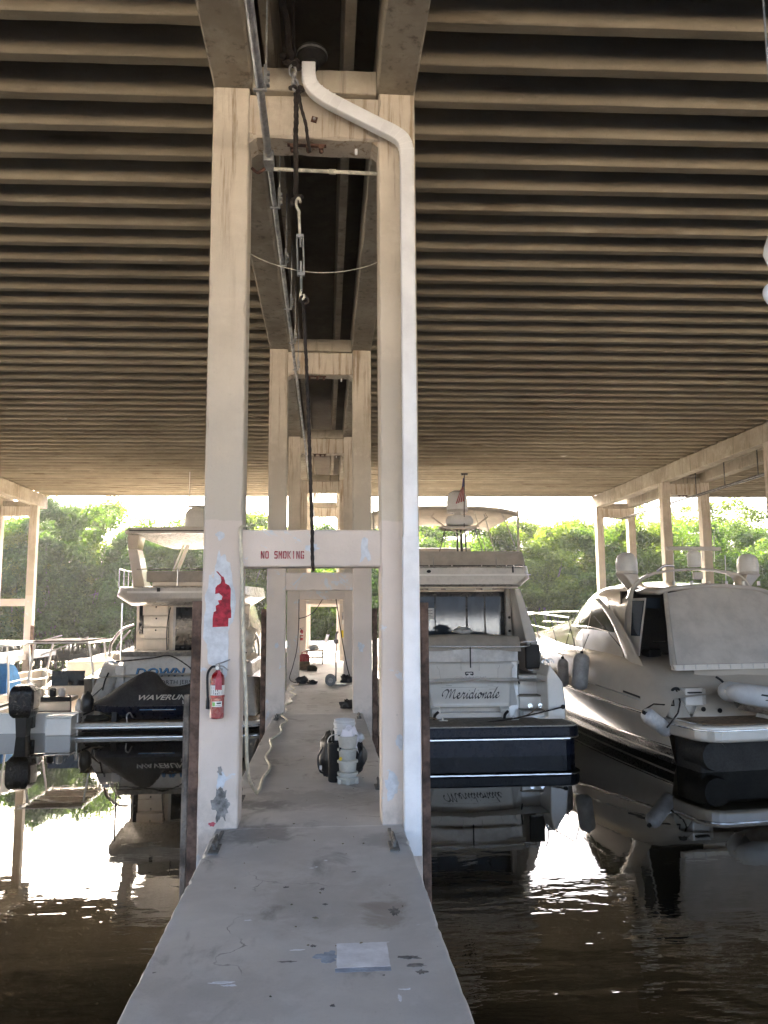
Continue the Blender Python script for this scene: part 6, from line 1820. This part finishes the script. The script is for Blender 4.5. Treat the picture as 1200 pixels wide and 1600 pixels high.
for dz in (.035, -.045):
    up, dn = [], []
    for i, p in enumerate(tp):
        k = ([.35, .62, .78, .86, .92, .96] + [1.0] * (len(tp) - 6))[i] * .213
        for arr, q in ((up, .018), (dn, -.018)):
            z = dz + q
            arr.append((p[0], p[1] - math.sqrt(max(k * k - z * z, 0)), p[2] + z))
    MB().loft([up, dn]).build('tube_stripe', M['black'], dg, fix=False)
MB().loft([[(-1.2 + x * .0, -.2, .38), (-1.25, 0, .22), (-1.2, .2, .38)] if i == 0 else [(x, -.40, .26), (x, -.22, .06 + .02 * (i < 2)), (x, 0, .0 + .1 * (i < 2)), (x, .22, .06), (x, .40, .26)][::2] for i, x in enumerate((-1.2, -.7, 0, 1.0, 1.9))]).build('hull', M['gel_grey'], dg, smooth=60)
MB().box(-1.5, -1.38, -.04, .04, .53, .60).build('bow_patch', M['gel'], dg, bevel=.015)
MB().tube(catmull([(-.3, -.40, .60), (.2, -.44, .62), (.9, -.46, .57)], 5), .014, 6).build('grab_line', M['black'], dg, smooth=60)
MB().box(.2, 1.8, -.3, .3, .52, .62).build('seat_cover', M['black'], dg, bevel=.03)
for x in (-.55, .5):
    MB().prism([(-.35, 0), (-.25, .14), (0, .05), (.25, .14), (.35, 0)], x - .03, x + .03, 'x').build('chock', M['gel_grey'], dg)

# ---- skiffs on the left
def skiff_hull(root, L, hb, zr, mat='gel'):
    st_ = [(0, hb * .93, hb, zr * .85, -.3), (L * .35, hb * .96, hb * 1.05, zr * .9, -.32), (L * .65, hb * .75, hb * .98, zr * 1.05, -.3), (L * .88, hb * .3, hb * .6, zr * 1.25, -.2), (L, .0, .05, zr * 1.38, .3)]
    MB().loft(hull_loft(st_)).build('hull', M[mat], root, smooth=50)
    gun = interp(st_, 4)
    rows = []
    for q in gun:
        y, hw, hr, z, zk = q
        hr = max(hr, .05); i_ = max(hr - .22, .0)
        rows.append([(-hr, y, z), (-hr + .02, y, z + .05), (-i_, y, z + .05), (-i_, y, z - .02), (-i_, y, .25), (i_, y, .25), (i_, y, z - .02), (i_, y, z + .05), (hr - .02, y, z + .05), (hr, y, z)])
    MB().loft(rows).build('deck_liner', M[mat], root, smooth=35)
    MB().loft([[(-s * (max(q[2], .02) + .012), q[0], q[3] + d) for d in (-.03, .02)] for s in (1,) for q in gun]).build('rub_strip', M['black'], root, fix=False)
    MB().loft([[((max(q[2], .02) + .012), q[0], q[3] + d) for d in (-.03, .02)] for q in gun]).build('rub_strip', M['black'], root, fix=False)
def outboard(root, x, y, z):
    MB().loft(catmull([np.array([(x + px_, y + py, z + pz) for px_, py in ((-.25 * k, -.32 * k2), (.25 * k, -.32 * k2), (.30 * k, .05), (.22 * k, .32 * k2), (-.22 * k, .32 * k2), (-.30 * k, .05))]) for pz, k, k2 in ((.30, .72, .72), (.42, 1.0, .95), (.75, 1.06, 1.0), (.95, .98, .95), (1.05, .70, .70), (1.075, .3, .3))], 3), True, True).build('engine_cowl', M['black_gloss'], root, smooth=45)
    MB().loft(catmull([np.array([(x + .262 * k, y - .22, z + pz), (x + .305 * k, y + .05, z + pz + .02), (x + .25 * k, y + .26, z + pz + .05)]) for pz, k in ((.50, 1.04), (.70, 1.09), (.90, 1.05))], 3)).build('cowl_panel', M['gel_grey'], root, fix=False, smooth=50)
    MB().hexa([(x - .09, y - .14, z - .75), (x + .09, y - .14, z - .75), (x + .07, y + .16, z - .75), (x - .07, y + .16, z - .75)], [(x - .14, y - .22, z + .32), (x + .14, y - .22, z + .32), (x + .12, y + .22, z + .32), (x - .12, y + .22, z + .32)]).build('drive_leg', M['black'], root, bevel=.03)
    MB().box(x - .16, x + .16, y - .30, y + .2, z - .28, z - .25).build('cavitation_plate', M['black'], root, bevel=.008)
    MB().box(x - .15, x + .15, y + .16, y + .36, z + .0, z + .34).build('clamp_bracket', M['black'], root, bevel=.02)
def t_top(root, y0, y1, hx, z, canvas, frame='bimini'):
    b = MB()
    return b
sk = boat_root('open_skiff', -7.62, 22.1, 0, 'open white skiff with black outboard and pipe framed T-top', 'boat', 'skiffs on the left')
sk.location.z = WATER_Z - .25; sk.scale = (1.08, 1.08, 1.08)
skiff_hull(sk, 6.6, 1.18, .78)
MB().box(-1.08, 1.08, .0, .12, .05, .72).build('transom', M['gel'], sk, bevel=.02)
MB().box(-.9, .98, -.55, .02, .05, .16).build('engine_shelf', M['gel'], sk, bevel=.02)
MB().box(.45, 1.05, -.45, .35, .22, .64).build('bait_box', M['gel'], sk, bevel=.03)
MB().box(.44, 1.06, -.46, .36, .645, .69).build('bait_box_lid', M['gel'], sk, bevel=.015)
MB().box(-.02, .03, -.60, -.56, .40, .46).build('drain_plug', M['black'], sk)
MB().box(.02, .30, -.58, -.50, .14, .20).build('trim_tab', M['black'], sk, bevel=.01)
outboard(sk, -.06, -.42, .38)
MB().box(-.5, .5, 2.4, 3.2, .25, 1.15).build('console', M['gel_warm'], sk, bevel=.05)
MB().box(-.45, .45, 2.55, 2.6, 1.15, 1.55).build('windscreen', M['glass'], sk)
MB().box(-.52, .52, 1.2, 1.65, .25, .86).build('leaning_post', M['gel_warm'], sk, bevel=.04)
MB().box(-.56, .56, 1.15, 1.7, .86, .98).build('post_cushion', M['black'], sk, bevel=.03)
b = MB()
for s in (-1, 1): b.tube([(s * .54, 1.15, .30), (s * .54, 1.12, .98), (s * .5, 1.1, 1.02)], .02, 7)
b.tube([(-.54, 1.13, .62), (.54, 1.13, .62)], .016, 7)
b.build('post_frame', M['dark_steel'], sk, smooth=50)
for s in (-1, 1):
    for y, dy in ((1.9, .25), (3.3, .45)):
        MB().tube([(s * .92, y, .30), (s * .84, y + .05, 1.55), (s * .72, y + dy * .2, 2.32)], .03, 8).build('top_leg', M['gel'], sk, smooth=50)
    MB().tube([(s * .88, 1.93, 1.35), (s * .62, 2.7, 1.35), (s * .87, 3.33, 1.35)], .022, 8).tube([(s * .86, 1.94, 1.40), (s * .5, 2.5, .85)], .02, 8).build('top_brace', M['gel'], sk, smooth=50)
    MB().rod((s * .80, 1.5, 2.35), (s * .80, 4.1, 2.35), .028).build('top_side_pipe', M['gel'], sk, smooth=50)
b = MB()
for y in (1.55, 2.2, 2.85, 3.5, 4.05): b.rod((-.80, y, 2.36), (.80, y, 2.36), .02)
b.build('top_cross_pipe', M['gel'], sk)
MB().box(-.72, .66, 1.7, 3.9, 2.38, 2.41).build('top_canvas', M['wood_grey'], sk)
MB().tube([(-.3, 1.2, 2.05), (.55, 2.4, 2.48)], .02, 7).tube([(-.85, 1.6, 2.3), (-.3, 2.8, 2.52)], .02, 7).build('outrigger', M['gel'], sk, smooth=50)
for i, (x, y) in enumerate(((-.3, 1.9), (.0, 1.95), (.25, 1.9))):
    MB().lathe([(.07, .98), (.09, 1.0), (.09, 1.16), (.05, 1.2)], (x, y - .6, 0), n=10).build('gear_canister', (M['gel_warm'], M['black'], M['fender'])[i], sk, smooth=40)
lumpy((.95, .5, .80), .10, .12, .20, 66, 18, 10, .3).build('rolled_towel', M['fender'], sk, smooth=60)
fd = lumpy((0, 0, 0.25), .17, .16, .30, 67, 18, 12, .2).build('black_fender', M['bag'], smooth=60)
fd.location = (-6.30, 22.3, W + .50)
tag(fd, 'dark ball fender wedged between skiff and cream yacht platform', 'fender')

s2 = boat_root('open_skiff', -10.62, 23.5, 0, 'white skiff with white hardtop and blue covered console at far left', 'boat', 'skiffs on the left')
s2.location.z = WATER_Z - .277; s2.scale = (1.088, 1.088, 1.088)
skiff_hull(s2, 7.4, 1.3, .85, 'gel_warm')
MB().box(-1.2, 1.2, .0, .12, .05, .80).build('transom', M['gel_warm'], s2, bevel=.02)
MB().loft(catmull([np.array([(-.58 * k, 2.3 + o, z), (.62 * k, 2.3 + o, z), (.66 * k, 3.4 - o, z), (-.62 * k, 3.4 - o, z)]) for z, k, o in ((.72, 1.16, 0), (1.1, 1.1, .05), (1.5, 1.0, .22), (1.66, .82, .38), (1.69, .3, .5))], 3), True, True).build('console_cover', M['canvas_blue'], s2, smooth=50)
MB().box(-.6, .6, 2.4, 3.3, .25, .74).build('console', M['gel_warm'], s2, bevel=.05)
htp = []
for (y, w, z) in ((1.5, .95, 2.22), (1.7, 1.12, 2.24), (3.0, 1.16, 2.28), (4.3, 1.1, 2.24), (4.5, .9, 2.2)):
    htp.append([(-w, y, z), (-w + .06, y, z + .05), (0, y, z + .09), (w - .06, y, z + .05), (w, y, z), (0, y, z - .01)])
MB().loft(catmull([np.array(s) for s in htp], 3), True, True).build('hardtop', M['gel'], s2, smooth=40)
for s in (-1, 1):
    for y in (2.0, 3.7):
        MB().tube([(s * .92, y, .30), (s * .86, y, 1.5), (s * .78, y, 2.24)], .03, 8).build('top_leg', M['gel'], s2, smooth=50)
    MB().tube([(s * .88, 2.0, 1.2), (s * .87, 3.7, 1.2)], .022, 8).build('top_brace', M['gel'], s2, smooth=50)
MB().rod((.55, 1.55, 2.2), (.55, 1.55, 2.55), .012).rod((-.4, 1.55, 2.2), (-.4, 1.55, 2.6), .012).build('rod_holder', M['chrome'], s2)
MB().box(.55, 1.15, .3, 1.3, .5, .96).build('stern_box', M['gel_warm'], s2, bevel=.04)
s3 = boat_root('moored_launch', -8.6, 30.0, R(6), 'low cream launch moored far behind the two skiffs', 'boat')
skiff_hull(s3, 7.0, 1.25, 1.0, 'gel_warm')
MB().box(-.9, .9, 1.0, 3.2, .8, 1.35).build('cuddy', M['gel_warm'], s3, bevel=.1, seg=3)

# ------------------------------------------------------------------ mangrove trees across the water
def crown_mesh(seed, rx, ry, z0, z1, clumps, per, size, mat, skirt=False):
    g = np.random.default_rng(seed)
    cen = []
    H = z1 - z0
    while len(cen) < clumps:
        p = g.uniform(-1, 1, 3)
        h = (p[2] + 1) / 2
        lim = (0.55 + .55 * math.sin(math.pi * min(1, h * .78 + .16))) if not skirt else (1.0 - .55 * h * h)
        if p[0] ** 2 + p[1] ** 2 < lim ** 2 and (p[0] ** 2 + p[1] ** 2 > (lim * .35) ** 2 or h > .7):
            cen.append((p[0] * rx, p[1] * ry, z0 + h * H, g.uniform(.55, 1.25)))
    V, n = [], 0
    cen = np.array(cen)
    idx = np.repeat(np.arange(clumps), per)
    d = g.normal(size=(len(idx), 3))
    d /= np.linalg.norm(d, axis=1)[:, None]
    rad = g.uniform(.12, 1.0, len(idx)) ** .45
    k = cen[idx, 3]
    P = cen[idx, :3] + d * rad[:, None] * np.stack([k * .95, k * .95, k * .62], 1)
    # leaf orientation: outward, tipped up, with scatter
    nrm = d + np.array([0, 0, .7]) + g.normal(scale=.55, size=d.shape)
    nrm /= np.linalg.norm(nrm, axis=1)[:, None]
    t = np.cross(nrm, g.normal(size=d.shape))
    t /= np.linalg.norm(t, axis=1)[:, None]
    b = np.cross(nrm, t)
    s = size * g.uniform(.6, 1.35, len(idx))[:, None]
    A, B_, C_, D_ = P - t * s, P - b * s * .5 - nrm * s * .12, P + t * s, P + b * s * .5 - nrm * s * .12
    V = np.stack([A, B_, C_, D_], 1).reshape(-1, 3)
    N_ = len(idx)
    me = bpy.data.meshes.new('crown')
    me.vertices.add(N_ * 4)
    me.vertices.foreach_set('co', V.astype(np.float32).ravel())
    me.loops.add(N_ * 4)
    me.loops.foreach_set('vertex_index', np.arange(N_ * 4, dtype=np.int32))
    me.polygons.add(N_)
    me.polygons.foreach_set('loop_start', np.arange(0, N_ * 4, 4, dtype=np.int32))
    me.materials.append(mat)
    me.update(calc_edges=True)
    me.validate()
    return me, cen
def trunk_mesh(seed, cen, z0, roots=True):
    r = random.Random(seed)
    b = MB()
    stems = r.randint(2, 4)
    for i in range(stems):
        x, y = r.uniform(-.9, .9), r.uniform(-.8, .8)
        top = cen[r.randrange(len(cen))]
        mid = ((x + top[0]) * .5 + r.uniform(-.3, .3), (y + top[1]) * .5, z0 * .8 + .6)
        P = catmull([(x, y, -.1), (x + r.uniform(-.1, .1), y, z0 * .45), mid, (top[0] * .8, top[1] * .8, top[2])], 4)
        R0 = r.uniform(.07, .13)
        b.tube([tuple(p) for p in P], R0, 6, scales=[1 - .75 * k / (len(P) - 1) for k in range(len(P))])
        for q in range(3):
            c = cen[r.randrange(len(cen))]
            k = r.randint(4, len(P) - 2)
            b.tube([tuple(P[k]), ((P[k][0] + c[0]) / 2, (P[k][1] + c[1]) / 2, (P[k][2] + c[2]) / 2 + .2), tuple(c[:3])], R0 * .4, 5, scales=[1, .7, .3])
    if roots:
        for i in range(9):
            a = r.uniform(0, 6.28)
            L = r.uniform(.5, 1.5)
            h = r.uniform(.7, 1.6)
            b.tube([tuple(p) for p in catmull([(.1 * math.cos(a), .1 * math.sin(a), h), (L * .6 * math.cos(a), L * .6 * math.sin(a), h * .8), (L * math.cos(a), L * math.sin(a), -.5)], 3)], .035, 5)
        for i in range(7):
            x, y = r.uniform(-2, 2), r.uniform(-1.2, .6)
            b.tube([(x, y, -.4), (x + r.uniform(-.15, .15), y, 1.6), (x + r.uniform(-.4, .4), y, 3.2)], .05, 5)
    return b.mesh('trunk', M['bark'], smooth=60)
KINDS = []
for i in range(5):   # front mangroves: leafy to near the water
    me, cen = crown_mesh(100 + i, 3.0, 2.4, 0.9, 8.6 + .5 * (i % 3), 84, 380, .12, LEAF[i % 3], skirt=True)
    KINDS.append((me, trunk_mesh(200 + i, cen, 2.4)))
TALL = []
for i in range(3):   # taller trees standing behind
    me, cen = crown_mesh(300 + i, 3.2, 2.8, 3.2, 12.0, 72, 360, .135, LEAF[(i + 1) % 3], skirt=True)
    TALL.append((me, trunk_mesh(400 + i, cen, 4.0, False)))
AIRY = []
for i in range(2):
    me, cen = crown_mesh(500 + i, 1.9, 1.8, 6.5, 11.5, 34, 150, .125, LEAF[1])
    AIRY.append((me, trunk_mesh(600 + i, cen, 6.0, False)))
ORD = ['first', 'second', 'third', 'fourth', 'fifth', 'sixth', 'seventh', 'eighth', 'ninth', 'tenth', 'eleventh', 'twelfth', 'thirteenth', 'fourteenth', 'fifteenth', 'sixteenth', 'seventeenth']
def tree(kind, x, y, s, label, group, name='mangrove_tree', sz=None):
    t = empty(name, (x, y, -1.45), random.uniform(0, 6.28), label, 'tree', group)
    t.scale = (s, s, sz or s)
    for nm, me in (('crown', kind[0]), ('trunk', kind[1])):
        link(bpy.data.objects.new(nm, me), t)
    return t
# each row is counted outwards from a landmark: the far left pier post, the walkway, the tan post at the far right bridge corner
def row(y, xs, kinds, scale, noun, group, name='mangrove_tree'):
    marks = ((-20.2, 'far left pier post'), (-1.0, 'far end of the walkway'), (19.0, 'far right bridge corner post'))
    cnt = {}
    for x in sorted(xs):
        mx, mn = min(marks, key=lambda m: abs(m[0] - x))
        side_ = 'left' if x < mx else 'right'
        cnt.setdefault((mn, side_), []).append(x)
    for (mn, side_), L in cnt.items():
        L.sort(reverse=(side_ == 'left'))
        for i, x in enumerate(L):
            s = scale * (1.09 if x < -5 else 1.07) * (1 + .08 * mnoise.noise(Vector((x * .09, y, 2))) * 1.6 + random.uniform(-.06, .06))
            tree(random.choice(kinds), x, y + random.uniform(-.9, .9), s, f'{ORD[i]} {noun} {side_} of the {mn}', group, name, s * random.uniform(.92, 1.06))
def xs(a, b, lo, hi):
    L, x = [], a
    while x < b:
        L.append(x)
        x += random.uniform(lo, hi)
    return L
row(58.6, xs(-31, 43, 2.5, 3.1), KINDS, .97, 'bushy front row mangrove', 'front row of mangroves')
row(63.5, xs(-34, 46, 3.3, 4.2), KINDS, 1.06, 'denser second row tree', 'second row of trees')
row(68.5, xs(-36, 50, 4.0, 5.2), TALL, .80, 'tall back row tree', 'back row of trees')
for i, (x, y, s, lab) in enumerate(((26, 66, 1.10, 'tall airy tree rising between the two tan bridge corner frames'), (31.5, 68, 1.05, 'tall airy tree rising right of the cruiser radar arch'), (35.5, 67, 1.2, 'tallest airy tree at the right picture edge'),
                                    (-10, 66, .98, 'airy tree rising above the cream yacht hardtop'), (16, 67, .92, 'airy tree rising between the two right hand yachts'))):
    tree(AIRY[i % 2], x, y, s, lab, 'tall airy trees', 'airy_tree')
# a thicket at the landing end seen through the door frames
for i, (x, y, s, lab) in enumerate(((-1.9, 48.5, .62, 'dark leafy bush left in the farthest door opening'), (.6, 49.3, .58, 'leafy bush in the middle of the farthest door opening'), (2.9, 48.8, .6, 'leafy bush right in the farthest door opening'), (-.6, 51.5, .7, 'bigger bush behind the others in the farthest door opening'))):
    tree(KINDS[i], x, y, s, lab, 'bushes at the walkway end', 'leafy_bush')

# ------------------------------------------------------------------ thin haze volume added to imitate lens glare
HAZE = True
if HAZE:
    m = bpy.data.materials.new('glare_haze')
    m.use_nodes = True
    nt = m.node_tree
    nt.nodes.clear()
    out = nt.nodes.new('ShaderNodeOutputMaterial')
    pv = nt.nodes.new('ShaderNodeVolumePrincipled')
    pv.inputs['Color'].default_value = (0.95, 0.95, 0.95, 1)
    pv.inputs['Density'].default_value = 0.00042
    pv.inputs['Anisotropy'].default_value = 0.6
    nt.links.new(pv.outputs[0], out.inputs['Volume'])
    hz = MB().box(-265, 265, -165, 205, -3.9, 15.5).build('haze', m)
    tag(hz, 'thin haze volume added for the lens glare over the marina', kind='stuff')
